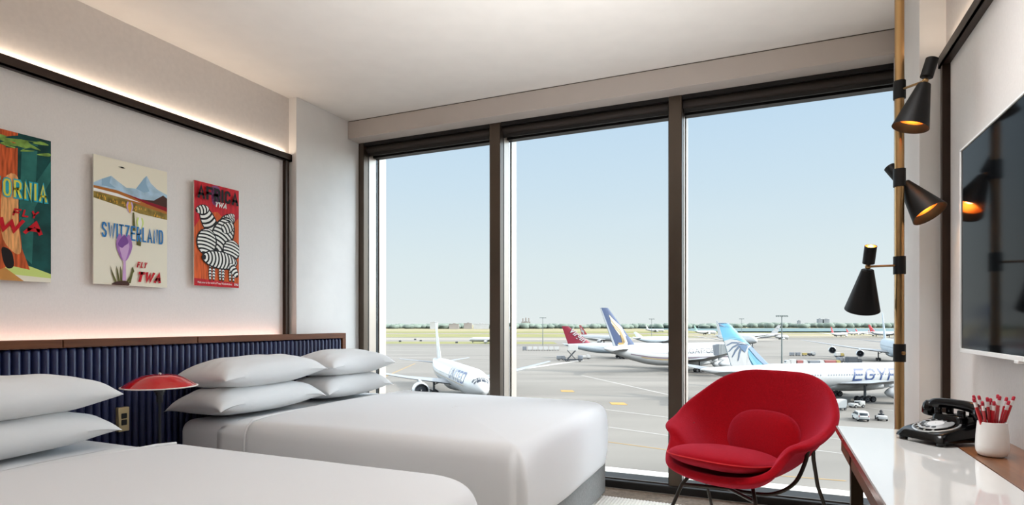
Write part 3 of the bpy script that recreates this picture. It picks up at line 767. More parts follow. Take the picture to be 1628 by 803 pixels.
# ------------------------------------------------------------------ tall pole lamp
PX, PY = .457, 2.75
pl = thing('pole_lamp', 'floor to ceiling brass pole lamp with three black cone heads', 'lamp', (PX, PY, 0))
B().lathe([(.0165, 0), (.0165, ZCEIL - .02), (.03, ZCEIL - .02), (.03, ZCEIL)], 24, Matrix.Translation((PX, PY, 0))).lathe([(.03, 0), (.03, .02), (.02, .024)], 24, Matrix.Translation((PX, PY, 0))).build('pole', M_brass, pl)
for z in (1.938, 1.592, 1.247, .902):
    k_ = B().lathe([(.0170, z - .035), (.0215, z - .035), (.0215, z + .035), (.0170, z + .035)], 24, Matrix.Translation((PX, PY, 0))).build('collar', M_blk, pl)
    if z < 1:
        q = -rd(0, 1).normalized(); q = Vector((q.x, q.y, 0))
        c0 = Vector((PX, PY, z)) + q * .0205
        B().tube([c0, c0 + q * .006], .0075, 14).tube([c0 + q * .006, c0 + q * .010], .0045, 12).build('dimmer_knob', M_brass, k_)
def relp(dr, dd, z): 
    p = rd(dr, dd); return Vector((PX + p.x, PY + p.y, z))
def cone_head(joint, axis, lc, r0, r1, can_len, can_r, col_z, lit_can):
    'axis: from the narrow end to the mouth'
    axis = Vector(axis).normalized()
    rot = axis.to_track_quat('Z', 'Y').to_matrix().to_4x4(); Mx = Matrix.Translation(joint) @ rot
    st = .012
    B().tube([relp(0, 0, col_z), joint], .0045, 10).build('arm', M_brass, pl)
    B().sphere((0, 0, 0), .011, n=12, M=Mx).build('swivel', M_brass, pl)
    s = B().lathe([(r0 * .55, st), (r0, st + .002), (r1, st + lc), (r1 - .0015, st + lc), (r0 - .0015, st + .006)], 48, Mx, True, False).build('lamp_shade', M_blk, pl, 30)
    B().lathe([(r1 - .0016, st + lc - .001), (r0 - .0016, st + .008), (.001, st + .007)], 48, Mx, False, False).build('shade_lining', M_gold_in, s, 60)
    B().sphere((0, 0, st + lc * .22), .013, n=16, M=Mx).build('bulb', M_glow, s, 60)
    c_ = B().lathe([(can_r * .6, -st), (can_r, -st - .002), (can_r, -st - can_len), (can_r - .0015, -st - can_len), (can_r - .0015, -st - .03), (.001, -st - .03)], 32, Mx, True, False).build('back_can', M_blk, pl, 30)
    if lit_can:
        B().lathe([(can_r - .0016, -st - can_len + .001), (can_r - .0016, -st - .031)], 32, Mx, False, False).build('can_lining', M_gold_in, c_, 60)
        B().sphere((0, 0, -st - .045), .010, n=12, M=Mx).build('bulb', M_glow, c_, 60)
    L = bpy.data.lights.new('lamp_light', 'POINT'); L.energy = 1.0; L.color = (1, .62, .28); L.shadow_soft_size = .02
    lo = bpy.data.objects.new('lamp_light', L); C.objects.link(lo); lo.location = joint + axis * (st + lc * .62)
    if lit_can:
        L2 = bpy.data.lights.new('lamp_light', 'POINT'); L2.energy = .35; L2.color = (1, .75, .45); L2.shadow_soft_size = .01
        lo = bpy.data.objects.new('lamp_light', L2); C.objects.link(lo); lo.location = joint - axis * (st + can_len * .8)
def dirv(r, d, z):
    p = rd(r, d); return Vector((p.x, p.y, z))
cone_head(relp(.025, -.11, 1.930), dirv(-.28, .05, -.96), .168, .022, .062, .072, .0215, 1.938, False)
cone_head(relp(.037, .04, 1.587), dirv(.28, -.50, -.82), .165, .022, .064, .072, .0215, 1.592, False)
cone_head(relp(-.130, -.01, 1.241), dirv(.020, .075, -.178), .170, .022, .064, .072, .0215, 1.247, True)

# ------------------------------------------------------------------ telephone
ph = thing('rotary_telephone', 'glossy black rotary dial telephone on the corner of the white desk', 'telephone', (.478, 2.215, DZ + .0005), R(-54))
S = .86
def ztop(y): return (.036 + (y + .105) / .21 * .050) 
def rrect(w, d, r, n=6):
    P = []
    for cx, cy, a0 in ((w / 2 - r, d / 2 - r, 0), (-w / 2 + r, d / 2 - r, 90), (-w / 2 + r, -d / 2 + r, 180), (w / 2 - r, -d / 2 + r, 270)):
        for k in range(n + 1): a_ = R(a0 + 90 * k / n); P.append((cx + r * math.cos(a_), cy + r * math.sin(a_)))
    return P
rings = []
for w, d, r, f in ((.196, .214, .03, 0), (.202, .22, .03, .08), (.198, .216, .03, .35), (.178, .205, .03, .8), (.168, .198, .03, .96), (.155, .186, .028, 1.0)):
    rings.append([(x * S, y * S, (.012 + f * (ztop(y) - .012)) * S) for x, y in rrect(w, d, r)])
b = B(); b.loft(rings)
b.loft([[(x * S, (y + .055) * S, z * S) for x, y in rrect(w, d, .018)] for w, d, z in ((.12, .085, .06), (.115, .08, .088), (.105, .072, .094))])
for sx in (-1, 1):   # cradle prongs
    b.box((sx * .045 * S - .011, .03 * S, .085 * S), (sx * .045 * S + .011, .043 * S, .115 * S), .003, 2); b.box((sx * .045 * S - .011, .082 * S, .085 * S), (sx * .045 * S + .011, .095 * S, .115 * S), .003, 2)
b.build('body', M_bpl, ph, 50, local=True)
for x, y in ((-.075, -.085), (.075, -.085), (-.075, .085), (.075, .085)):
    B().lathe([(.011, 0), (.012, .004), (.012, .012)], 14, Matrix.Translation((x * S, y * S, 0))).build('foot', M_black, ph, 50, local=True)
sl = math.atan(.050 / .21)
MD = Matrix.Translation((0, -.022 * S, (ztop(-.022) + .0005) * S)) @ Matrix.Rotation(sl, 4, 'X')
B().lathe([(.074 * S, -.002), (.074 * S, .002), (.070 * S, .0035), (.067 * S, .002)], 48, MD, True, False).build('dial_ring', M_clear, ph, 40, local=True)
dp = B().lathe([(.067 * S, .0018), (.05 * S, .0022), (.001, .0024)], 48, MD, False, False).build('number_plate', M_bpl, ph, 40, local=True)
b = B()
for k in range(10):
    a_ = R(60 + 27 * k); v, f = text_geo(str((k + 1) % 10), .011, 0, 0, .0002)
    b.add(v, f, MD @ Matrix.Translation((.060 * S * math.cos(a_), .060 * S * math.sin(a_) - .004, .003)))
b.build('digits', P_white, dp, 0, local=True)
fw = B(); fw.lathe([(.001, .009), (.026 * S, .0088), (.027 * S, .0066)], 48, MD, False, False)
nh = 10
fw.lathe([(.0275 * S, .0045), (.0275 * S, .0075), (.0295 * S, .008)], 48, MD, False, False)
fwo = B()
fwo.lathe([(.026 * S, .004), (.026 * S, .0085), (.054 * S, .0075), (.0555 * S, .006), (.055 * S, .004)], 48, MD, False, False).build('finger_wheel', M_clear, ph, 40, local=True)
fw.build('dial_centre', mat('dial_card', '#d7d9da', .3), ph, 40, local=True)
b = B()
for k in range(nh):
    a_ = R(60 + 27 * k); b.lathe([(.0001, .0095), (.0072 * S, .0095), (.0076 * S, .0080)], 16, MD @ Matrix.Translation((.041 * S * math.cos(a_), .041 * S * math.sin(a_), -.0008)), False, False)
b.build('finger_holes', M_bpl, ph, 40, local=True)
hs = catmull([Vector(p) for p in ((-.098, .062, .112), (-.07, .062, .126), (0, .062, .132), (.07, .062, .126), (.098, .062, .112))], 6)
b = B(); b.tube([p * S for p in hs], [.017 * S + .004 * S * abs(p.x) / .098 for p in hs], 14)
for sx in (-1, 1):
    Mh = Matrix.Translation((sx * .098 * S, .062 * S, .109 * S)) @ Matrix.Rotation(R(-sx * 12), 4, 'Y')
    b.lathe([(.020 * S, -.030 * S), (.026 * S, -.026 * S), (.028 * S, -.008 * S), (.027 * S, .008 * S), (.020 * S, .021 * S), (.006 * S, .024 * S)], 24, Mh)
b.build('handset', M_bpl, ph, 60, local=True)
cd = [Vector((.105 + .010 * math.cos(k * .9) + .0011 * k * (1 if k < 60 else .4), .06 - .0009 * k, .013 + .009 * math.sin(k * .9))) for k in range(70)]
B().tube([p * .95 + Vector((0, 0, .002)) for p in cd], .0035, 7).build('coiled_cord', M_bpl, ph, 60, local=True)

# pencil cup and pencils
CXp, CYp = .552, 2.02
cz = DZ + .0012
cup = B().lathe([(.025, cz), (.0325, cz + .004), (.0368, cz + .014), (.0378, cz + .028), (.0365, cz + .055), (.0330, cz + .094), (.0305, cz + .0945), (.0335, cz + .055), (.0345, cz + .022), (.024, cz + .008), (.001, cz + .008)], 48, Matrix.Translation((CXp, CYp, 0)), True, False).build('pencil_cup', M_cup, None, 60)
tag(cup, 'white ceramic cup full of red pencils on the walnut strip', 'cup')
random.seed(11)
PD = [(-.90, .1), (-.74, -.35), (-.62, .45), (-.42, -.55), (-.25, .05), (-.12, .55), (.12, .62), (.15, -.6), (.25, .2), (.45, -.5), (.62, .4), (.72, -.12), (.92, .22), (-.05, -.2)]
pen = None
for k, (u, v) in enumerate(PD):
    bx = rd(u * .007 + .002 * math.sin(k * 5), v * .010); tx = rd(u * .060, -v * .028)
    p0 = Vector((CXp + bx.x, CYp + bx.y, cz + .012)); p1 = Vector((CXp + tx.x, CYp + tx.y, cz + .160 + .008 * math.sin(k * 2.3)))
    ax = (p1 - p0).normalized()
    if pen is None:
        pen = thing('pencil', '', 'pencil')
        B().lathe([(.0005, 0), (.0038, .012), (.0038, .135)], 6).build('shaft', M_pencil, pen, 20, local=True)
        B().lathe([(.0040, .135), (.0042, .137), (.0038, .141), (.0042, .145), (.0040, .149)], 16).build('ferrule', M_ferrule, pen, 60, local=True)
        B().lathe([(.0036, .149), (.0038, .157), (.0030, .160), (.001, .161)], 14).build('eraser', M_eraser, pen, 60, local=True)
        o = pen
    else: o = copy_tree(pen)
    o.rotation_mode = 'QUATERNION'; o.rotation_quaternion = ax.to_track_quat('Z', 'Y'); o.location = p1 - ax * .161
    o['label'] = 'red pencil standing eraser end up in the white cup'; o['group'] = 'red pencils in the cup'

# ================================================================== the airfield
GZ = ZC - 18.5
EXT = .29   # outdoor colours all darkened to offset the brightened sky, exposure put into the paint
_mat = mat
def mat(name, col, rough=.6, metal=0.0, col2=None, **k):
    k['coat'] = 0.0; k.setdefault('spec', .25)
    m = _mat(name, tuple(x * EXT for x in lin(col)), max(rough, .45) if not metal else rough, metal, col2=col2, **k)
    if col2:
        for n_ in m.node_tree.nodes:
            if n_.type == 'MIX': n_.inputs[6].default_value = (*[x * EXT for x in lin(col2)], 1)
    return m
EY = 18.5
def gp(px, py):
    d = FPX * EY / (py - HY); return ((px - W_ / 2) / FPX * d, d)
def ground_poly(b, pts, z):
    b.add([rd(r, d, GZ + z) for r, d in pts], [list(range(len(pts)))])
def concrete(name, c1, c2, scale):
    m = mat(name, c1, .9, var=.2, scale=scale, col2=c2, rot=TH, stretch=(4, .5, 1))
    return m
M_apron = concrete('apron_concrete', '#a19b93', '#87827b', .04)
M_asph = concrete('taxiway_asphalt', '#8d877e', '#7c7770', .02)
M_conc2 = concrete('pale_taxiway', '#b5ada0', '#a39b8f', .03)
M_grass = mat('dry_grass', '#a09a56', .95, var=.3, scale=.03, col2='#888a4e')
M_grass2 = mat('tan_grass', '#b3a67e', .95, var=.2, scale=.02, col2='#a09870')
M_line = mat('white_paint_line', '#dedad4', .8); M_yline = mat('yellow_paint', '#d3a85a', .8)
b = B(); ground_poly(b, [(-3000, -300), (3000, -300), (3000, 760), (-3000, 760)], 0); struct('ground_apron', b, M_apron, ang=0)
b = B(); ground_poly(b, [(-5000, 700), (5000, 700), (5000, 6000), (-5000, 6000)], -.4); struct('ground_field', b, M_grass2, ang=0)
def strip(name, m, r0, r1, d0, d1, z, sl=0.0, kind='structure', label=None):
    b = B(); b.add([rd(r, d, GZ + zz) for zz in (z - .5, z) for r, d in ((r0, d0 + sl * r0), (r1, d0 + sl * r1), (r1, d1 + sl * r1), (r0, d1 + sl * r0))], [[0, 1, 2, 3], [4, 5, 6, 7], [0, 1, 5, 4], [1, 2, 6, 5], [2, 3, 7, 6], [3, 0, 4, 7]])
    o = b.build(name, m, None, 0); o['kind'] = kind
    if label: o['label'] = label
    return o
strip('road_taxiway', M_asph, -400, 120, 470, 510, .02, -.06)
strip('field_grass', M_grass, -400, 40, 520, 580, .05, -.05)
strip('road_taxiway', M_conc2, -600, 300, 640, 720, .04, -.04)
strip('field_grass', M_grass, -900, 240, 760, 960, .05, -.03)
strip('road_runway', M_conc2, -1200, 1500, 1010, 1060, .03, -.02)
strip('field_grass', M_grass, -1500, 900, 1090, 1300, .05, -.02)
strip('road_taxiway', M_asph, 230, 900, 660, 760, .03, .0)
strip('road_runway', M_conc2, 250, 1500, 800, 850, .03, .0)
# bay water on the right
M_water = mat('bay_water', '#6b898c', .7, var=.1, scale=.01)
o = strip('water_bay', M_water, 430, 3000, 1150, 2100, .05, .0)
# painted apron lines, in one piece of ground marking
b = B()
def line(p0, p1, wd_, mi=0):
    b.mi = mi
    a_ = Vector(gp(*p0)); c_ = Vector(gp(*p1)); n_ = Vector((-(c_ - a_).y, (c_ - a_).x)).normalized() * wd_ / 2
    b.add([rd(*(a_ + n_), GZ + .03), rd(*(a_ - n_), GZ + .03), rd(*(c_ - n_), GZ + .03), rd(*(c_ + n_), GZ + .03)], [[0, 1, 2, 3]])
line((820, 588), (925, 573), 3.2)
line((925, 597), (1064, 628), .5); line((960, 651), (1064, 664), .35); line((960, 678), (1064, 693), .30); line((960, 702), (1064, 716), .25, 1)
line((1090, 667), (1345, 700), .3); line((1085, 690), (1345, 722), .3); line((1090, 745), (1345, 765), .25, 1); line((1300, 640), (1440, 655), .4)
line((610, 600), (660, 578), .5, 1); line((700, 578), (790, 600), .4)
o = b.build('ground_markings', [M_line, M_yline], None, 0); o['kind'] = 'structure'
for (px, py, lab) in ((902, 622, 'yellow painted block on the apron, left of the two'), (983, 642, 'yellow painted block on the apron, right of the two')):
    r_, d_ = gp(px, py); b = B(); b.add([rd(r_ + x, d_ + y, GZ + z) for z in (.02, .05) for x, y in ((-1.75, -1.7), (1.75, -2.2), (1.6, 1.7), (-1.7, 2.2))], [[0, 1, 2, 3], [4, 5, 6, 7], [0, 1, 5, 4], [1, 2, 6, 5], [2, 3, 7, 6], [3, 0, 4, 7]])
    tag(b.build('apron_marking', M_yline, None, 0), lab, 'marking', 'yellow apron blocks')

# ------------------------------------------------------------------ aircraft
A_white = mat('aircraft_white', '#dcdddd', .3, coat=.3, var=.02, scale=.3)
A_pale = mat('aircraft_pale_blue', '#cfdce6', .3, coat=.3)
A_grey = mat('aircraft_grey', '#b6bcc2', .35)
A_nac = mat('nacelle_white', '#e6e8ea', .3); A_lip = mat('engine_lip', '#c8ccd0', .25, .8); A_dark = mat('fan_dark', '#2a2e3c', .5)
A_tyre = mat('tyre', '#20222a', .8); A_strut = mat('gear_metal', '#6a7076', .5, .4); A_glassd = mat('aircraft_window', '#3c4654', .15)
A_win = mat('cabin_window', '#8d97a2', .3)
A_navy = mat('fin_navy', '#46587f', .4); A_cream = mat('fin_cream', '#ece3cc', .4); A_goldl = mat('fin_gold', '#c9a55e', .4)
A_red = mat('fin_red', '#a3213e', .4); A_red2 = mat('fin_bright_red', '#c8303a', .4); A_aqua = mat('fin_aqua', '#74bcdc', .35, var=.25, scale=.25, stretch=(.2, 1, 1)); A_aqua2 = mat('fin_light_aqua', '#8fcbe2', .35); A_steelb = mat('fin_steel_blue', '#6f8cae', .4)
A_feather = mat('feather_grey', '#6d7f99', .4); A_text = mat('lettering_blue', '#2b4a86', .4); A_textg = mat('lettering_grey', '#36424f', .4); A_stripe = mat('cabin_stripe', '#8f7f8c', .4); A_gold2 = mat('belly_gold', '#d9b878', .4)
AF = [(0, 0), (.04, .38), (.2, .95), (.4, 1), (.7, .6), (1, .04), (.7, -.4), (.4, -.65), (.2, -.6), (.04, -.3)]
def sect(le, chord, t, axis):
    P = []
    for f, q in AF:
        p = Vector((le[0] - f * chord, le[1], le[2]))
        if axis == 'z': p.z += q * t
        else: p.y += q * t * (1 if q > 0 else 1.5)
        P.append(p)
    return P
FUS = [(0, .04, -.34), (.006, .20, -.33), (.018, .40, -.28), (.04, .64, -.18), (.07, .83, -.09), (.10, .94, -.03), (.14, 1, 0), (.35, 1, 0), (.60, 1, 0), (.68, .97, .03), (.76, .86, .12), (.84, .66, .27), (.91, .44, .42), (.96, .26, .54), (.99, .13, .62), (1.0, .05, .64)]
def fus_at(s):
    for a_, b_ in zip(FUS, FUS[1:]):
        if a_[0] <= s <= b_[0]:
            t_ = (s - a_[0]) / (b_[0] - a_[0]); return a_[1] + (b_[1] - a_[1]) * t_, a_[2] + (b_[2] - a_[2]) * t_
    return FUS[-1][1:]
def airliner(name, lab, r, d, hr, hd, L=64, Rf=3.1, sz=1.0, zc=5.6, fin=(.80, .91, .925, .965, 18.5), span=62, sweep=.62, eng=((10.0, 6.5, 1.75),), body=A_white, finm=A_white, nacm=A_nac, detail=1, wingz=-.55, far=False):
    'r, d: where the middle of the fuselage stands; hr, hd: heading'
    h_ = rd(hr, hd); p = rd(r, d, GZ)
    t = thing(name, lab, 'airplane', p, math.atan2(h_.y, h_.x))
    X_ = lambda s: L * (.5 - s)
    n = 24 if detail else 14
    rings = []
    for s, k, dz in FUS:
        rings.append([(X_(s), Rf * k * math.sin(2 * math.pi * i / n), zc + Rf * sz * (dz + k * math.cos(2 * math.pi * i / n))) for i in range(n)])
    b = B(); b.loft(rings)
    if detail: b.sphere((X_(.46), 0, zc - Rf * sz * .72), 1, (L * .15, Rf * .92, Rf * .5), 16)
    b.build('fuselage', body, t, 50, local=True)
    # fin
    s0, s1, s2, s3, zt = fin
    zr = zc + Rf * sz * .72; tr, tt = .42, .18
    b = B(); b.loft([sect((X_(s0), 0, zr), (s1 - s0) * L, tr, 'y'), sect((X_(s0 + (s2 - s0) * .5), 0, (zr + zt) / 2), ((s1 - s0) + (s3 - s2)) * L / 2, (tr + tt) / 2, 'y'), sect((X_(s2), 0, zt), (s3 - s2) * L, tt, 'y')])
    fo = b.build('fin', finm, t, 50, local=True)
    def finpt(u, v, side=-1, lift=.06):
        'u: 0 trailing edge, 1 leading edge; v: 0 root, 1 tip'
        le = s0 + (s2 - s0) * v; chd = (s1 - s0) + ((s3 - s2) - (s1 - s0)) * v; f = 1 - u
        th = 0
        for (f0, q0), (f1, q1) in zip(AF[:6], AF[1:6]):
            if f0 <= f <= f1: th = q0 + (q1 - q0) * (f - f0) / (f1 - f0)
        return Vector((X_(le + f * chd), side * (th * (tr + (tt - tr) * v) * 1.0 + lift), zr + (zt - zr) * v))
    # wings and stabilisers
    for sg in (1, -1):
        yr = Rf * .55; ct = L * .035; c0 = L * .185; le0 = X_(.36); half = span / 2
        zw = zc + Rf * sz * wingz
        b = B(); kink = .36
        letip = le0 - (half - yr) * sweep
        b.loft([sect((le0, sg * yr, zw), c0, .75 * Rf / 3, 'z'), sect((le0 - (half - yr) * sweep * kink, sg * (yr + (half - yr) * kink), zw + (half - yr) * kink * .105), c0 * .52, .38 * Rf / 3, 'z'), sect((letip, sg * half, zw + (half - yr) * .12 + .4), ct, .12, 'z')])
        b.build('wing', A_grey if detail else body, t, 50, local=True)
        hs_ = span * .165; zs = zc + Rf * sz * .42
        b = B(); b.loft([sect((X_(.872), sg * Rf * .3, zs), L * .085, .26, 'z'), sect((X_(.872) - hs_ * .62, sg * (Rf * .3 + hs_), zs + hs_ * .10), L * .032, .10, 'z')])
        b.build('stabilizer', A_grey if detail else body, t, 50, local=True)
        for (ey, ex, er) in eng:
            fx = le0 - (ey - yr) * sweep + ex * .62; ez = zw + (ey - yr) * .10 - er * 1.05 - .2
            Mx = Matrix.Translation((fx, sg * ey, ez)) @ Matrix.Rotation(R(-90), 4, 'Y')
            el = er * 3.2
            e_ = B().lathe([(er * .80, .12), (er * .92, 0), (er * 1.0, .25), (er * 1.02, el * .3), (er * .92, el * .65), (er * .72, el * .8), (er * .5, el), (er * .2, el * 1.15)], 24, Mx, False, True).build('engine', nacm, t, 60, local=True)
            if not far:
                B().lathe([(er * .80, .14), (er * .78, el * .22), (.02, el * .2)], 24, Mx, False, False).build('fan', A_dark, e_, 60, local=True)
                B().lathe([(er * .22, el * .19), (er * .12, el * .1), (.03, el * .06)], 12, Mx).build('spinner', A_lip, e_, 60, local=True)
                B().lathe([(er * .79, .13), (er * .86, -.03), (er * .97, .12), (er * .99, .28)], 24, Mx, False, False).build('intake_lip', A_lip, e_, 60, local=True)
            B().box((fx - el * 1.2, sg * ey - .18, ez + er * .7), (fx - el * .15, sg * ey + .18, zw + (ey - yr) * .105 + .1), .1, 1).build('pylon', nacm, t, 60, local=True)
    # landing gear
    def bogie(x, y, ztop, nax, wr):
        g_ = B().tube([(x, y, ztop), (x, y, wr)], .28, 8).tube([(x - (nax - 1) * wr * 1.2, y, wr), (x + (nax - 1) * wr * 1.2 + .01, y, wr)], .2, 8).tube([(x, y, ztop * .8), (x + 1.4, y * .8, ztop)], .15, 6).build('landing_gear', A_strut, t, 50, local=True)
        for k in range(nax):
            for s_ in (-1, 1):
                wx = x + (k - (nax - 1) / 2) * wr * 2.25
                wb = B(); wb.lathe([(wr * .45, -.22), (wr * .9, -.24), (wr, -.14), (wr, .14), (wr * .9, .24), (wr * .45, .22)], 18, Matrix.Translation((wx, y + s_ * .62, wr)) @ Matrix.Rotation(R(90), 4, 'X'))
                w_ = wb.build('wheel', A_tyre, g_, 40, local=True)
                B().lathe([(wr * .44, -.25), (wr * .3, -.2), (.02, -.2)], 12, Matrix.Translation((wx, y + s_ * .62, wr)) @ Matrix.Rotation(R(90), 4, 'X'), False, False).lathe([(wr * .44, .25), (wr * .3, .2), (.02, .2)], 12, Matrix.Translation((wx, y + s_ * .62, wr)) @ Matrix.Rotation(R(90), 4, 'X'), False, False).build('hub', A_grey, w_, 40, local=True)
    if not far:
        for sg in (1, -1): bogie(X_(.48), sg * Rf * 1.75, zc - Rf * sz * .6, 3 if detail else 2, .72)
    else:
        for sg in (1, -1): B().tube([(X_(.52), sg * Rf * 1.3, zc - Rf * .5), (X_(.52), sg * Rf * 1.3, .4)], .5, 8).build('landing_gear', A_strut, t, 50, local=True)
    B().tube([(X_(.09), 0, zc - Rf * sz * .7), (X_(.09), 0, .4)], [.3, .45], 8).build('nose_gear', A_strut, t, 50, local=True)
    # cockpit glass and cabin windows
    def skin(s, ang, lift=.05):
        k, dz = fus_at(s); return Vector((X_(s), (Rf * k + lift) * math.sin(ang), zc + Rf * sz * dz + (Rf * sz * k + lift) * math.cos(ang)))
    if detail:
        b = B()
        for a0, a1, sa, sb in ((-34, -3, .027, .044), (3, 34, .027, .044), (37, 60, .032, .049), (-60, -37, .032, .049)):
            b.add([skin(sa + .004 * abs(a0) / 60 * 0, R(a0)), skin(sa, R((a0 + a1) / 2)), skin(sa, R(a1)), skin(sb, R(a1)), skin(sb, R((a0 + a1) / 2)), skin(sb, R(a0))], [[0, 1, 4, 5], [1, 2, 3, 4]])
        b.build('cockpit_windows', A_glassd, t, 0, local=True)
        b = B()
        for sg in (-1, 1):
            for k in range(70):
                s = .11 + .66 * k / 70
                if k % 17 in (0, 1): continue
                b.add([skin(s, sg * R(78)), skin(s + .0032, sg * R(78)), skin(s + .0032, sg * R(84)), skin(s, sg * R(84))], [[0, 1, 2, 3]])
        b.build('cabin_windows', A_win, t, 0, local=True)
    def lettering(body_, s_start, dirn, zlow, size, m, sxw=1.0, shear=0.0, bold=0.0, side=-1):
        'text wrapped on the flank; dirn: +1 runs towards the nose'
        v, f = word_geo(body_, 0, size * sxw * len(body_) * .8, 0, size * .72, .15, .24, shear) if bold > .04 else text_geo(body_, size, shear, bold, .0, sxw, 'LEFT')
        vs = []
        for q in v:
            x = X_(s_start) + dirn * q.x; s = .5 - x / L; k, dz = fus_at(min(max(s, .001), .999)); c_ = zc + Rf * sz * dz
            zz = zlow + q.y; e_ = max(-1, min(1, (zz - c_) / (Rf * sz * k))); vs.append(Vector((x, side * (Rf * k * math.sqrt(max(0, 1 - e_ * e_)) + .05), zz)))
        B().add(vs, f).build('lettering', m, t, 0, local=True)
    def band(s_a, s_b, a0, a1, m, nm='stripe', sides=(-1, 1)):
        b = B()
        for sg in sides:
            K = 24
            for k in range(K):
                sA = s_a + (s_b - s_a) * k / K; sB = s_a + (s_b - s_a) * (k + 1) / K
                b.add([skin(sA, sg * R(a0), .03), skin(sB, sg * R(a0), .03), skin(sB, sg * R((a0 + a1) / 2), .03), skin(sB, sg * R(a1), .03), skin(sA, sg * R(a1), .03), skin(sA, sg * R((a0 + a1) / 2), .03)], [[0, 1, 2, 5], [5, 2, 3, 4]])
        b.build(nm, m, t, 0, local=True)
    def emblem(polys, sides=(-1, 1)):
        b = B(); ms = []
        for k, (m, pts) in enumerate(polys):
            if m not in ms: ms.append(m)
            b.mi = ms.index(m)
            # densify
            Q = []
            for (u0, v0), (u1, v1) in zip(pts, pts[1:] + pts[:1]):
                for q in range(3): Q.append((u0 + (u1 - u0) * q / 3, v0 + (v1 - v0) * q / 3))
            for sg in sides: b.add([finpt(min(max(u, 0.01), .99), min(max(v, 0), 1), sg, .05 + .012 * k) for u, v in Q], [list(range(len(Q)))])
        b.build('emblem', ms, fo, 0, local=True)
    return t, lettering, band, emblem
def strip_poly(pts, wd_):
    'a ribbon of constant width along a polyline in fin coordinates'
    P = [Vector(p) for p in pts]; A = []; Bq = []
    for i, p in enumerate(P):
        t_ = (P[min(i + 1, len(P) - 1)] - P[max(i - 1, 0)]).normalized(); n_ = Vector((-t_.y, t_.x)) * (wd_[i] if isinstance(wd_, (list, tuple)) else wd_) / 2
        A.append(tuple(p + n_)); Bq.append(tuple(p - n_))
    return A + Bq[::-1]

def place(px, d): return (px - W_ / 2) / FPX * d
# large white widebody with the blue fin, right behind the chair
hr, hd = .985, .17
r_t, d_t = place(1114, 137), 137.0
L_ = 73.9
t, lett, band, emb = airliner('airliner', 'white widebody airliner with aqua blue fin parked behind the red chair', r_t + hr * L_ / 2, d_t + hd * L_ / 2, hr, hd, L=L_, Rf=3.1, zc=5.75, fin=(.755, .895, .905, .94, 18.5), span=64.8, eng=((9.8, 7.5, 1.9),), finm=A_aqua)
emb([(A_steelb, [(0, .93), (1, .90), (1, 1), (0, 1)]),
     (A_aqua2, [(0, .66), (.5, .70), (1, .62), (1, .56), (.5, .64), (0, .60)]),
     (A_white, [(0, .60), (.30, .64), (.6, .62), (.86, .55), (.97, .48), (.80, .44), (.66, .34), (.55, .2), (.50, 0), (0, 0)]),
     (A_steelb, [(.97, .50), (.80, .44), (.80, .2), (.86, 0), (1, 0), (1, .5)]),
     (A_aqua2, [(.55, .0), (.58, .22), (.68, .36), (.66, .1), (.66, 0)]),
     (A_feather, strip_poly([(.05, .50), (.3, .56), (.6, .56), (.93, .51)], [.02, .03, .035, .04])),
     (A_feather, strip_poly([(.05, .36), (.25, .46), (.5, .52), (.85, .51)], [.02, .03, .035, .03])),
     (A_feather, strip_poly([(.10, .24), (.28, .38), (.5, .48), (.8, .50)], [.02, .035, .04, .03])),
     (A_feather, strip_poly([(.22, .16), (.36, .32), (.5, .42), (.72, .48)], [.02, .035, .04, .03])),
     (A_steelb, [(.50, .50), (.66, .52), (.86, .49), (.70, .42), (.56, .34), (.52, .42)])])
lett('EGYPTAIR', .5 - (37 - 73.9 + (1367 - 1114) / 6.82 + .0) / 73.9 if False else 1 - (1367 - 1114) / 6.82 / 73.9, 1, 4.75, 4.0, A_text, .92, .25, .05)
# double-decker with the navy fin and gold emblem
hr, hd = .92, .39; r_t, d_t = place(960, 214), 214.0; L_ = 72.7
t, lett, band, emb = airliner('airliner', 'white double deck airliner with navy fin and gold emblem', r_t + hr * L_ / 2, d_t + hd * L_ / 2, hr, hd, L=L_, Rf=3.75, sz=1.15, zc=6.5, fin=(.806, .942, .976, 1.022, 24.0), span=79, eng=((14.5, 7.5, 1.75), (25.5, 7, 1.75)), finm=A_navy)
emb([(A_grey, [(0, 0), (.10, 0), (.12, 1), (0, 1)]),
     (A_cream, strip_poly([(.55, .80), (.80, .50), (.58, .06), (.20, .05)], [.10, .34, .10, .05])),
     (A_cream, [(.40, .62), (.56, .78), (.80, .50), (.72, .36), (.5, .3)]),
     (A_goldl, strip_poly([(.42, .56), (.62, .38), (.48, .1), (.26, .09)], .05)),
     (A_goldl, strip_poly([(.50, .68), (.70, .42), (.56, .10)], .045)),
     (A_cream, strip_poly([(.50, .06), (.66, .12), (.76, .32), (.86, .32)], .07))])
lett('SINGAPORE AIRLINES', 1 - 29.3 / L_, 1, 6.9, 2.6, A_textg, 1.10, 0, .05)
band(.10, .86, 103, 110, A_stripe); band(.10, .80, 113, 118, A_gold2, 'gold_stripe')
# red finned widebody behind it
hr, hd = 1.0, .0; r_t, d_t = place(897, 310), 310.0; L_ = 58
t, lett, band, emb = airliner('airliner', 'airliner with dark red fin being served by a lift truck', r_t + hr * L_ / 2, d_t, hr, hd, L=L_, Rf=2.82, zc=5.3, fin=(.745, .965, .965, 1.022, 16.8), span=58, eng=((9.0, 7, 1.6),), body=A_pale, finm=A_red)
v_, f_ = text_geo('Virgin', 4.2, .3, .06, .02)
Mv = Matrix.Translation((L_ * (.5 - .895), -.62, 11.2)) @ Matrix.Rotation(R(38), 4, 'Y') @ Matrix.Rotation(R(90), 4, 'X')
B().add(v_, f_, Mv).build('lettering', A_white, t, 0, local=True)
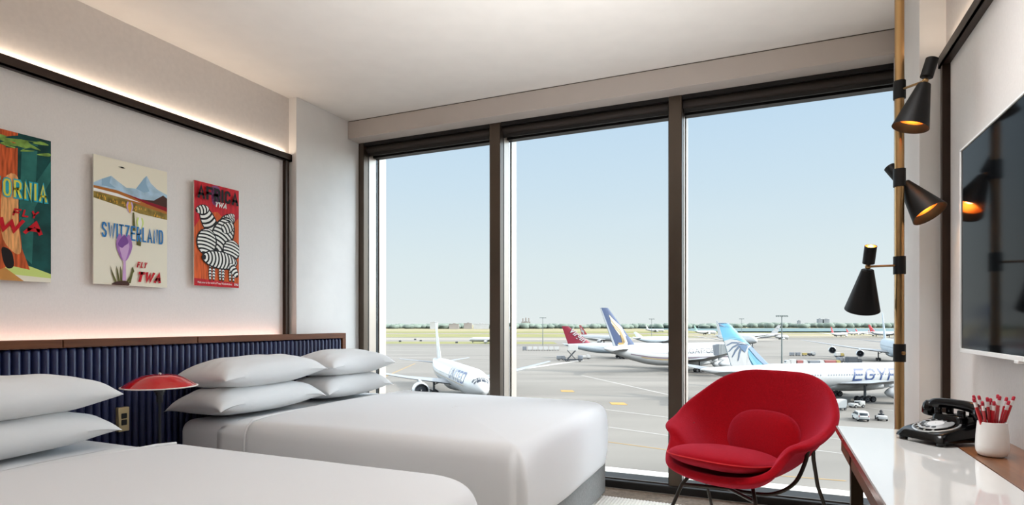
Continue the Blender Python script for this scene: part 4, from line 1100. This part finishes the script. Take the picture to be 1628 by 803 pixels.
# twin jet at the left pane, nose towards the room
nr_, nd_ = place(769, 123), 123.0; tr_, td_ = place(690, 184), 184.0
L_ = math.hypot(nr_ - tr_, nd_ - td_); hr, hd = (nr_ - tr_) / L_, (nd_ - td_) / L_
t, lett, band, emb = airliner('airliner', 'white twin engined airliner pointing its nose at the room', (nr_ + tr_) / 2, (nd_ + td_) / 2, hr, hd, L=L_, Rf=3.1, zc=5.3, fin=(.80, .91, .93, .97, 18.6), span=60, eng=((9.6, 7.5, 1.95),))
lett('UNITED', .36, 1, 5.2, 3.4, A_text, 1.0, 0, .05)
band(.10, .86, 97, 99, A_goldl)
# four engined double-decker at the right, nose towards the room
wr_, wd_ = place(1423, 283), 283.0; hr, hd = -.42, -.907; L_ = 72
t, lett, band, emb = airliner('airliner', 'pale blue four engined airliner facing the room beside the brass pole', wr_ - hr * 6, wd_ - hd * 6, hr, hd, L=L_, Rf=3.6, sz=1.12, zc=6.6, fin=(.80, .935, .97, 1.01, 24.0), span=80, eng=((14.5, 7.5, 1.75), (26, 7, 1.75)), body=A_pale, finm=A_pale)
# distant aircraft
def distant(lab, px, d, hr, hd, L, Rf, zc, zt, finm, body=A_white, **kw):
    n_ = math.hypot(hr, hd); hr /= n_; hd /= n_
    return airliner('airliner', lab, place(px, d), d, hr, hd, L=L, Rf=Rf, zc=zc, fin=(.80, .93, .945, .99, zt), span=L * .92, eng=((L * .15, L * .1, Rf * .5),), body=body, finm=finm, detail=0, far=True, **kw)
distant('white airliner taxiing far off behind the left window mullion', 779, 535, -1, .05, 38, 2.0, 3.6, 11.8, A_white)
t, l_, b_, e_ = distant('distant airliner with red and white fin left of the navy fin', 957, 520, .62, -.78, 58, 2.9, 5.4, 16.4, A_red2)
e_([(A_white, [(.2, .3), (.8, .3), (.8, .5), (.2, .5)]), (A_white, [(.42, .1), (.62, .1), (.62, .75), (.42, .75)])])
distant('small distant white airliner beyond the pale blue one in the middle pane', 1041, 1150, 1, .05, 38, 2.4, 4.4, 15, A_white)
distant('pale blue airliner parked behind the navy finned one', 1050, 470, .9, .43, 54, 2.8, 5.2, 11.5, A_pale, A_pale)
distant('distant white airliner with pale green fin at the left of the right pane', 1121, 900, .98, .2, 38, 2.4, 4.6, 14.5, mat('fin_pale_green', '#a9d3c6', .4))
t, l_, b_, e_ = distant('white airliner with grey striped fin seen beyond the aqua fin', 1196, 590, -1, .1, 56, 2.7, 5.6, 16.6, A_white)
e_([(A_grey, [(0, .18), (1, .30), (1, .40), (0, .26)]), (A_grey, [(0, .5), (1, .62), (1, .72), (0, .58)])])
distant('white jumbo jet mostly hidden by the aqua fin', 1168, 470, .12, -.99, 66, 3.2, 5.9, 20.6, A_white)
distant('distant white airliner with dark red fin left of the pair of small jets', 1334, 760, .80, .6, 46, 2.1, 4.2, 13.5, A_red2)
distant('distant small jet with red fin tip, first of the row beside the brass pole', 1357, 860, .9, .43, 34, 1.8, 3.8, 9.8, A_red2)
distant('distant small jet with red fin tip, second of the row beside the brass pole', 1371, 900, .9, .43, 34, 1.8, 3.8, 9.8, A_red2)
distant('distant small jet with red fin in front of the red and blue finned airliner', 1391, 800, .9, .43, 30, 1.7, 3.4, 8.6, A_red2)
t, l_, b_, e_ = distant('airliner with red and blue fin behind the pale blue one at the pole', 1412, 740, 1, .1, 55, 2.6, 5.4, 16.2, A_red2)
e_([(A_navy, [(.3, 0), (1, 0), (1, .45), (.75, .3), (.5, .25)])])
distant('small white jet parked right of the grey striped fin', 1241, 640, 1, .1, 18, 1.9, 3.6, 6.5, A_red2)

# ------------------------------------------------------------------ ground vehicles, poles, jet bridge
V_white = mat('vehicle_white', '#e6e6e3', .35); V_grey = mat('vehicle_grey', '#8d939c', .5); V_red = mat('vehicle_red', '#b86a66', .5); V_dark = mat('vehicle_dark', '#3c434c', .5); V_yel = mat('vehicle_yellow', '#c9b46a', .5); V_glass = mat('vehicle_glass', '#2b3642', .12); V_can = mat('container_silver', '#d3d3d0', .4, .2)
def wheels(t, xs, y, wr, wd_=.25):
    for x in xs:
        for s_ in (-1, 1):
            w_ = B().lathe([(wr * .5, -wd_ / 2), (wr * .92, -wd_ / 2), (wr, -wd_ * .3), (wr, wd_ * .3), (wr * .92, wd_ / 2), (wr * .5, wd_ / 2)], 16, Matrix.Translation((x, s_ * y, wr)) @ Matrix.Rotation(R(90), 4, 'X')).build('wheel', A_tyre, t, 40, local=True)
            B().lathe([(wr * .48, -wd_ * .52), (.02, -wd_ * .48)], 10, Matrix.Translation((x, s_ * y, wr)) @ Matrix.Rotation(R(90), 4, 'X'), False, False).lathe([(wr * .48, wd_ * .52), (.02, wd_ * .48)], 10, Matrix.Translation((x, s_ * y, wr)) @ Matrix.Rotation(R(90), 4, 'X'), False, False).build('hub', V_can, w_, 40, local=True)
def vehicle(name, lab, cat, px, py, hr, hd, group=None):
    r_, d_ = gp(px, py); h_ = rd(hr, hd); return thing(name, lab, cat, rd(r_, d_, GZ + .02), math.atan2(h_.y, h_.x), group)
# minivan: side profile in x,z widened across y with tumblehome
t = vehicle('minivan', 'white minivan parked on the apron right of the red chair', 'van', 1368, 668, .28, .96)
prof = [(-2.35, .45), (-2.42, .95), (-2.25, 1.15), (-2.02, 1.72), (-1.7, 1.80), (.2, 1.78), (.7, 1.66), (1.35, 1.12), (2.2, .98), (2.42, .75), (2.4, .42), (1.9, .32), (-1.9, .32)]
def vloft(P, hw): 
    rings = []
    for k in (-1, -.92, .92, 1):
        rings.append([(x * (1 if abs(k) < 1 else .985), k * hw * (1 - .16 * max(0, (z - .95)) ), z if abs(k) < 1 else z * .98 + .01) for x, z in P])
    return B().loft(rings)
vloft(prof, .96).build('body', V_white, t, 35, local=True)
b = B(); b.box((-2.20, -.66, 1.2), (-2.0, .66, 1.62), .03, 2, Matrix.Translation((-.08, 0, 0)) @ Matrix.Translation((-2.1, 0, 1.4)) @ Matrix.Rotation(R(20), 4, 'Y') @ Matrix.Translation((2.1, 0, -1.4))).build('rear_window', V_glass, t, 35, local=True)
b = B()
for sy in (-1, 1):
    for x0, x1 in ((-1.85, -.85), (-.78, .1), (.17, .85)): b.add([(x0, sy * .925, 1.18), (x1, sy * .925, 1.18), (x1 - (.25 if x1 > .8 else 0), sy * .855, 1.62), (x0 + (.1 if x0 < -1.8 else 0), sy * .855, 1.62)], [[0, 1, 2, 3]])
b.build('side_windows', V_glass, t, 0, local=True)
wheels(t, (-1.5, 1.5), .86, .34)
B().box((-2.46, -.9, .42), (-2.36, .9, .58), .03, 2).build('bumper', V_dark, t, 35, local=True)
for sy in (-1, 1): B().box((-2.44, sy * .82 - .07, .9), (-2.25, sy * .82 + .07, 1.2), .02, 1).build('tail_light', V_red, t, 35, local=True)
for sy in (-1, 1): B().box((.75, sy * 1.0 - .12, 1.15), (.88, sy * 1.0 + .12, 1.32), .03, 1).build('mirror', V_dark, t, 35, local=True)
# baggage tractors
def tractor(lab, px, py, hr, hd, cargo):
    t = vehicle('baggage_tractor', lab, 'tractor', px, py, hr, hd, 'small tugs beside the van')
    b = B(); b.box((.2, -.75, .35), (1.55, .75, .95), .08, 2); b.box((-1.4, -.75, .35), (.3, .75, .62), .05, 2)
    if cargo: b.box((-1.5, -.8, .55), (-.15, .8, 1.45), .05, 2)
    b.build('body', V_white, t, 35, local=True)
    B().box((-.25, -.5, .6), (.1, .5, 1.2), .05, 2).build('seat', V_dark, t, 35, local=True)
    B().tube([(.45, 0, .9), (.2, 0, 1.15)], .04, 6).lathe([(.2, 0), (.2, .04)], 14, Matrix.Translation((.2, 0, 1.15)) @ Matrix.Rotation(R(-35), 4, 'Y')).build('steering_wheel', V_dark, t, 35, local=True)
    wheels(t, (-.95, .95), .72, .36)
    return t
tractor('small white tug with cargo box beside the wheels of the white airliner', 1362, 648, -.96, -.25, True)
tt_ = tractor('small white tug with a seated driver right of the minivan', 1401, 668, -.35, -.94, False)
# driver of the open tug: one continuous skinned figure
def person(name, lab, M, joints, edges, radii, mclothes):
    me = bpy.data.meshes.new(name); me.from_pydata([M @ Vector(p) for p in joints], edges, [])
    o = bpy.data.objects.new(name, me); C.objects.link(o); me.materials.append(mclothes)
    sk = o.modifiers.new('skin', 'SKIN')
    for i, r_ in enumerate(radii): me.skin_vertices[0].data[i].radius = (r_, r_)
    me.skin_vertices[0].data[0].use_root = True
    mod(o, 'SUBSURF', levels=1, render_levels=1); tag(o, lab, 'person'); return o
MW = Matrix.Translation(tt_.location) @ Matrix.Rotation(tt_.rotation_euler.z, 4, 'Z')
J = [(-.12, 0, 1.27), (-.15, 0, 1.5), (-.15, 0, 1.74), (-.13, 0, 1.86), (-.10, 0, 1.96), (-.13, .21, 1.70), (-.02, .27, 1.46), (.15, .12, 1.30), (-.13, -.21, 1.70), (-.02, -.27, 1.46), (.15, -.12, 1.30), (.15, .12, 1.25), (.36, .14, .82), (.15, -.12, 1.25), (.36, -.14, .82)]
E_ = [(0, 1), (1, 2), (2, 3), (3, 4), (2, 5), (5, 6), (6, 7), (2, 8), (8, 9), (9, 10), (0, 11), (11, 12), (0, 13), (13, 14)]
person('person', 'person in dark work clothes sitting on the small white tug', MW, J, E_, [.16, .15, .13, .06, .11, .08, .055, .04, .08, .055, .04, .09, .06, .09, .06], mat('dark_workwear', '#3a3d40', .9))
# container dolly next to the chair
def dolly(lab, px, py, hr, hd, m, group, w=3.0, h_=1.9, cover=None):
    t = vehicle('container_dolly', lab, 'dolly', px, py, hr, hd, group)
    B().box((-w / 2, -.8, .42), (w / 2, .8, .56), .03, 1).tube([(w / 2, 0, .48), (w / 2 + .7, 0, .4)], .05, 6).build('bed', V_dark, t, 35, local=True)
    prof = [(-w / 2 + .05, .56), (w / 2 - .4, .56), (w / 2 - .05, 1.0), (w / 2 - .05, .56 + h_), (-w / 2 + .05, .56 + h_)]
    B().loft([[(x, y, z) for x, z in prof] for y in (-.78, .78)]).build('container', m, t, 20, local=True)
    wheels(t, (-w / 2 + .4, w / 2 - .4), .7, .25)
    return t
dolly('white cargo container on a dolly right behind the red chair', 1333, 652, 1, .15, V_white, None, 2.9, 1.7)
for k, px in enumerate((834, 842.5, 851, 859.5, 868, 876.5, 885)):
    dolly('cargo dolly in the train of white containers at the left of the middle pane', px, 557.5, 1, 0, V_white if k > 0 else V_grey, 'train of white cargo dollies', 2.8, 2.1)
for k, px in enumerate((1259, 1268.5)): dolly('grey cargo dolly on the open apron right of the tall light pole', px, 566, 1, 0, V_grey, 'grey cargo dollies', 2.3, 1.4)
dolly('tan cargo dolly on the open apron between grey dollies and a dark tug', 1279, 566, 1, 0, V_yel, None, 2.4, 1.2)
def truck(name, lab, cat, px, py, hr, hd, L, w, h_, mcab, mbox, group=None):
    t = vehicle(name, lab, cat, px, py, hr, hd, group)
    B().box((-L / 2, -w / 2, .5), (L / 2, w / 2, .8)).build('chassis', V_dark, t, 35, local=True)
    B().loft([[(x, y, z) for x, z in ((L / 2 - 1.9, .7), (L / 2, .7), (L / 2, 1.4), (L / 2 - .45, 2.25), (L / 2 - 1.9, 2.25))] for y in (-w / 2, w / 2)]).build('cab', mcab, t, 30, local=True)
    B().loft([[(x, y, z) for x, z in ((L / 2 + .02, 1.42), (L / 2 - .42, 2.15), (L / 2 - .50, 2.12), (L / 2 - .08, 1.4))] for y in (-w / 2 + .12, w / 2 - .12)]).build('windscreen', V_glass, t, 30, local=True)
    B().box((-L / 2, -w / 2 - .02, .8), (L / 2 - 2.05, w / 2 + .02, h_), .05, 1).build('cargo_box', mbox, t, 35, local=True)
    wheels(t, (-L / 2 + 1.1, L / 2 - 1.1), w / 2 - .15, .48, .3)
    return t
truck('service_truck', 'white box truck showing above the white fuselage, first from the tall light pole', 'truck', 1256, 581, -1, 0, 4.4, 2.2, 2.6, V_white, V_white)
truck('service_truck', 'pale red flatbed truck showing above the white fuselage', 'truck', 1274, 581, 1, 0, 4.6, 2.2, 2.2, V_white, V_red)
truck('service_truck', 'long grey truck showing above the white fuselage', 'truck', 1297, 581, 1, 0, 6.5, 2.3, 2.0, V_white, V_grey)
truck('service_truck', 'red and yellow truck showing above the white fuselage below the outer engine', 'truck', 1322, 581, 1, 0, 7.0, 2.3, 2.2, V_yel, V_red)
truck('service_truck', 'dark tanker truck below the pale wing between its two engines', 'truck', 1357, 578, 1, .1, 6.5, 2.5, 3.0, V_dark, V_dark)
truck('service_truck', 'grey truck below the pale wing beside the dark tanker', 'truck', 1338, 577, 1, .1, 3.9, 2.4, 2.6, V_grey, V_grey)
truck('service_truck', 'small yellow cabbed truck right of the outer engine of the pale airliner', 'truck', 1334, 568, 1, 0, 4.6, 2.1, 2.5, V_yel, V_white)
truck('service_truck', 'small dark tug with white cab at the end of the grey and tan dollies', 'truck', 1290, 566, 1, 0, 4.0, 1.8, 1.5, V_white, V_dark)
truck('service_truck', 'white pickup beside the lift truck behind the navy finned airliner', 'truck', 930, 571, 1, 0, 5.6, 2.2, 1.8, V_white, V_white)
truck('service_truck', 'grey cart left of the lift truck under the red finned airliner', 'truck', 892, 573, 1, 0, 4.4, 2.2, 2.2, V_grey, V_grey)
# scissor lift catering truck
t = vehicle('catering_truck', 'scissor lift truck with raised white box under the red fin', 'truck', 911, 575, 1, 0)
B().box((-4.4, -1.2, .6), (4.4, 1.2, 1.2)).build('chassis', V_dark, t, 35, local=True)
B().box((2.4, -1.2, 1.0), (4.6, 1.2, 2.9), .15, 2).build('cab', V_grey, t, 35, local=True)
b = B()
for sy in (-1.0, 1.0):
    b.tube([(-2.6, sy, 1.2), (1.2, sy, 5.3)], .22, 6); b.tube([(1.2, sy, 1.2), (-2.6, sy, 5.3)], .22, 6)
b.build('scissor_arms', V_dark, t, 35, local=True)
B().box((-2.2, -1.25, 5.3), (2.2, 1.25, 8.2), .05, 1).build('lift_box', V_white, t, 35, local=True)
wheels(t, (-3.2, -2.2, 3.2), 1.1, .5, .35)
# jet bridge in front of the double-decker's nose
r_, d_ = place(1150, 205), 205.0
h_ = rd(1, -.15)
t = thing('jet_bridge', 'grey jet bridge joined to the double deck airliner left of the aqua fin', 'jet bridge', rd(r_, d_, GZ), math.atan2(h_.y, h_.x))
B().box((-1.8, -1.6, 7.4), (5.5, 1.6, 11.2), .05, 1).build('tunnel', mat('bridge_grey', '#b9bdbd', .6, var=.2, scale=1.0, stretch=(3, 1, .2)), t, 35, local=True)
B().loft([[(-2.9, y, 7.2), (-1.8, y, 7.4), (-1.8, y, 11.2), (-3.3, y, 10.8)] for y in (-1.9, 1.9)]).build('canopy', V_grey, t, 35, local=True)
B().loft([[(3.0, y, 7.4), (5.4, y, 7.4), (9.0, y, 1.2), (7.0, y, 1.2)] for y in (-1.1, 1.1)]).build('stairs', V_grey, t, 35, local=True)
B().tube([(2.2, 0, 7.4), (2.2, 0, .5)], .4, 10).box((1.2, -1.8, 0), (3.2, 1.8, .9), .1, 1).build('support', V_dark, t, 35, local=True)
# apron light poles
M_pole = mat('pole_grey', '#7d8886', .6)
for px, d, top, lab in ((863, 476, 22.8, 'tall apron light pole near the train of cargo dollies'), (1243, 262, 21.8, 'tallest apron light pole right of the aqua fin'), (1179, 620, 23.0, 'distant apron light pole just right of the aqua fin'), (1036, 560, 18.5 + 6.6 * .6, 'distant apron light pole behind the navy fin')):
    t = thing('light_pole', lab, 'light pole', rd(place(px, d), d, GZ), TH, 'apron light poles')
    B().tube([(0, 0, 0), (0, 0, top)], [.35, .18], 10).build('mast', M_pole, t, 50, local=True)
    B().box((-2.6, -.12, top - .2), (2.6, .12, top + .1)).build('crossbar', M_pole, t, 35, local=True)
    b = B()
    for k in range(6): b.box((-2.6 + k * .95, -.3, top - .55), (-2.0 + k * .95, .3, top - .1), .05, 1)
    b.build('floodlights', M_pole, t, 35, local=True)
# small taxiway signs
for px, py in ((636, 544), (669, 543), (726, 546), (660, 541)):
    r_, d_ = gp(px, py); o = B().box((-1.1, -.25, .3), (1.1, .25, 1.6), .04, 1, Matrix.Translation(rd(r_, d_, GZ)) @ Matrix.Rotation(TH, 4, 'Z')).box((-.9, -.1, 0), (-.7, .1, .4), 0, 1, Matrix.Translation(rd(r_, d_, GZ)) @ Matrix.Rotation(TH, 4, 'Z')).box((.7, -.1, 0), (.9, .1, .4), 0, 1, Matrix.Translation(rd(r_, d_, GZ)) @ Matrix.Rotation(TH, 4, 'Z')).build('taxiway_sign', V_dark, None, 35)
    tag(o, 'small dark taxiway sign on the grass strips seen through the left pane', 'sign', 'taxiway signs')

# ------------------------------------------------------------------ tree belt and far buildings
M_tree = mat('hazy_foliage', '#98a69a', .95, var=.25, scale=.05, col2='#869589')  # distance haze put into the foliage colour, greyed and lightened
random.seed(5)
b = B()
def blob(c, rx, ry, rz):
    n = 8; rings = []
    for k in range(1, 5):
        a_ = math.pi * k / 5
        rings.append([(c.x + rx * math.sin(a_) * math.cos(2 * math.pi * i / n) * (1 + .25 * random.random()), c.y + ry * math.sin(a_) * math.sin(2 * math.pi * i / n) * (1 + .25 * random.random()), c.z - rz * math.cos(a_) * (1 + .12 * random.random())) for i in range(n)])
    b.loft(rings)
for k in range(1500):
    u = random.random(); px = -900 + u * 3900
    d = 1900 + 300 * random.random() if px < 1160 else 2200 + 400 * random.random()
    hgt = 13 + 6 * noise.noise(Vector((px * .02, 0, 0))) + 4 * random.random()
    if px > 1160: hgt += 3
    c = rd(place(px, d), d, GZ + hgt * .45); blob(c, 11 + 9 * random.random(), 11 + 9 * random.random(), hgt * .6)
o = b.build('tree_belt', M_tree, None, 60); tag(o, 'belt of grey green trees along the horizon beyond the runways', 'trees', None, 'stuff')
F_tan = mat('far_building_tan', '#b5aca4', .9, var=.15, scale=.05); F_white = mat('far_building_white', '#d9d9d6', .9, var=.1, scale=.05); F_grey = mat('far_building_grey', '#a7acb0', .9, var=.15, scale=.05)
def far_building(lab, px, d, w, dep, h_, m, towers=()):
    Mx = Matrix.Translation(rd(place(px, d), d, GZ)) @ Matrix.Rotation(TH, 4, 'Z')
    b = B(); b.box((-w / 2, -dep / 2, 0), (w / 2, dep / 2, h_), 0, 1, Mx); b.box((-w / 2 - .3, -dep / 2 - .3, h_), (w / 2 + .3, dep / 2 + .3, h_ + .8), 0, 1, Mx)
    b.box((-w * .12, -dep * .2, h_), (w * .15, dep * .2, h_ + 3), 0, 1, Mx)
    for (x, ww, hh) in towers: b.box((x, -dep / 4, h_), (x + ww, dep / 4, hh), 0, 1, Mx)
    o = b.build('far_building', m, None, 0); tag(o, lab, 'building', 'buildings on the horizon')
far_building('white building on the horizon directly above the fin of the nose on airliner', 690, 1750, 22, 14, 20, F_white, ((-3, 8, 23),))
far_building('low pale building on the horizon right of the nose on airliner fin', 722, 1800, 30, 14, 15, F_tan)
far_building('long low pale building on the horizon left of the middle mullion', 765, 1800, 46, 14, 15, F_white)
far_building('low tan building on the horizon between fin and middle mullion', 744, 1900, 26, 14, 17, F_tan)
far_building('group of tan plant blocks with chimneys at the left of the middle pane', 836, 2000, 30, 18, 22, F_tan, ((-12, 4, 34), (-2, 4, 36), (8, 4, 35)))
far_building('left of the two grey tower blocks on the far shore above the small jets', 1303, 2400, 16, 14, 34, F_grey)
far_building('right of the two grey tower blocks on the far shore above the small jets', 1313, 2400, 22, 14, 33, F_grey, ((2, 8, 35),))
far_building('small grey block on the far shore left of the twin towers', 1270, 2400, 10, 10, 27, F_grey)
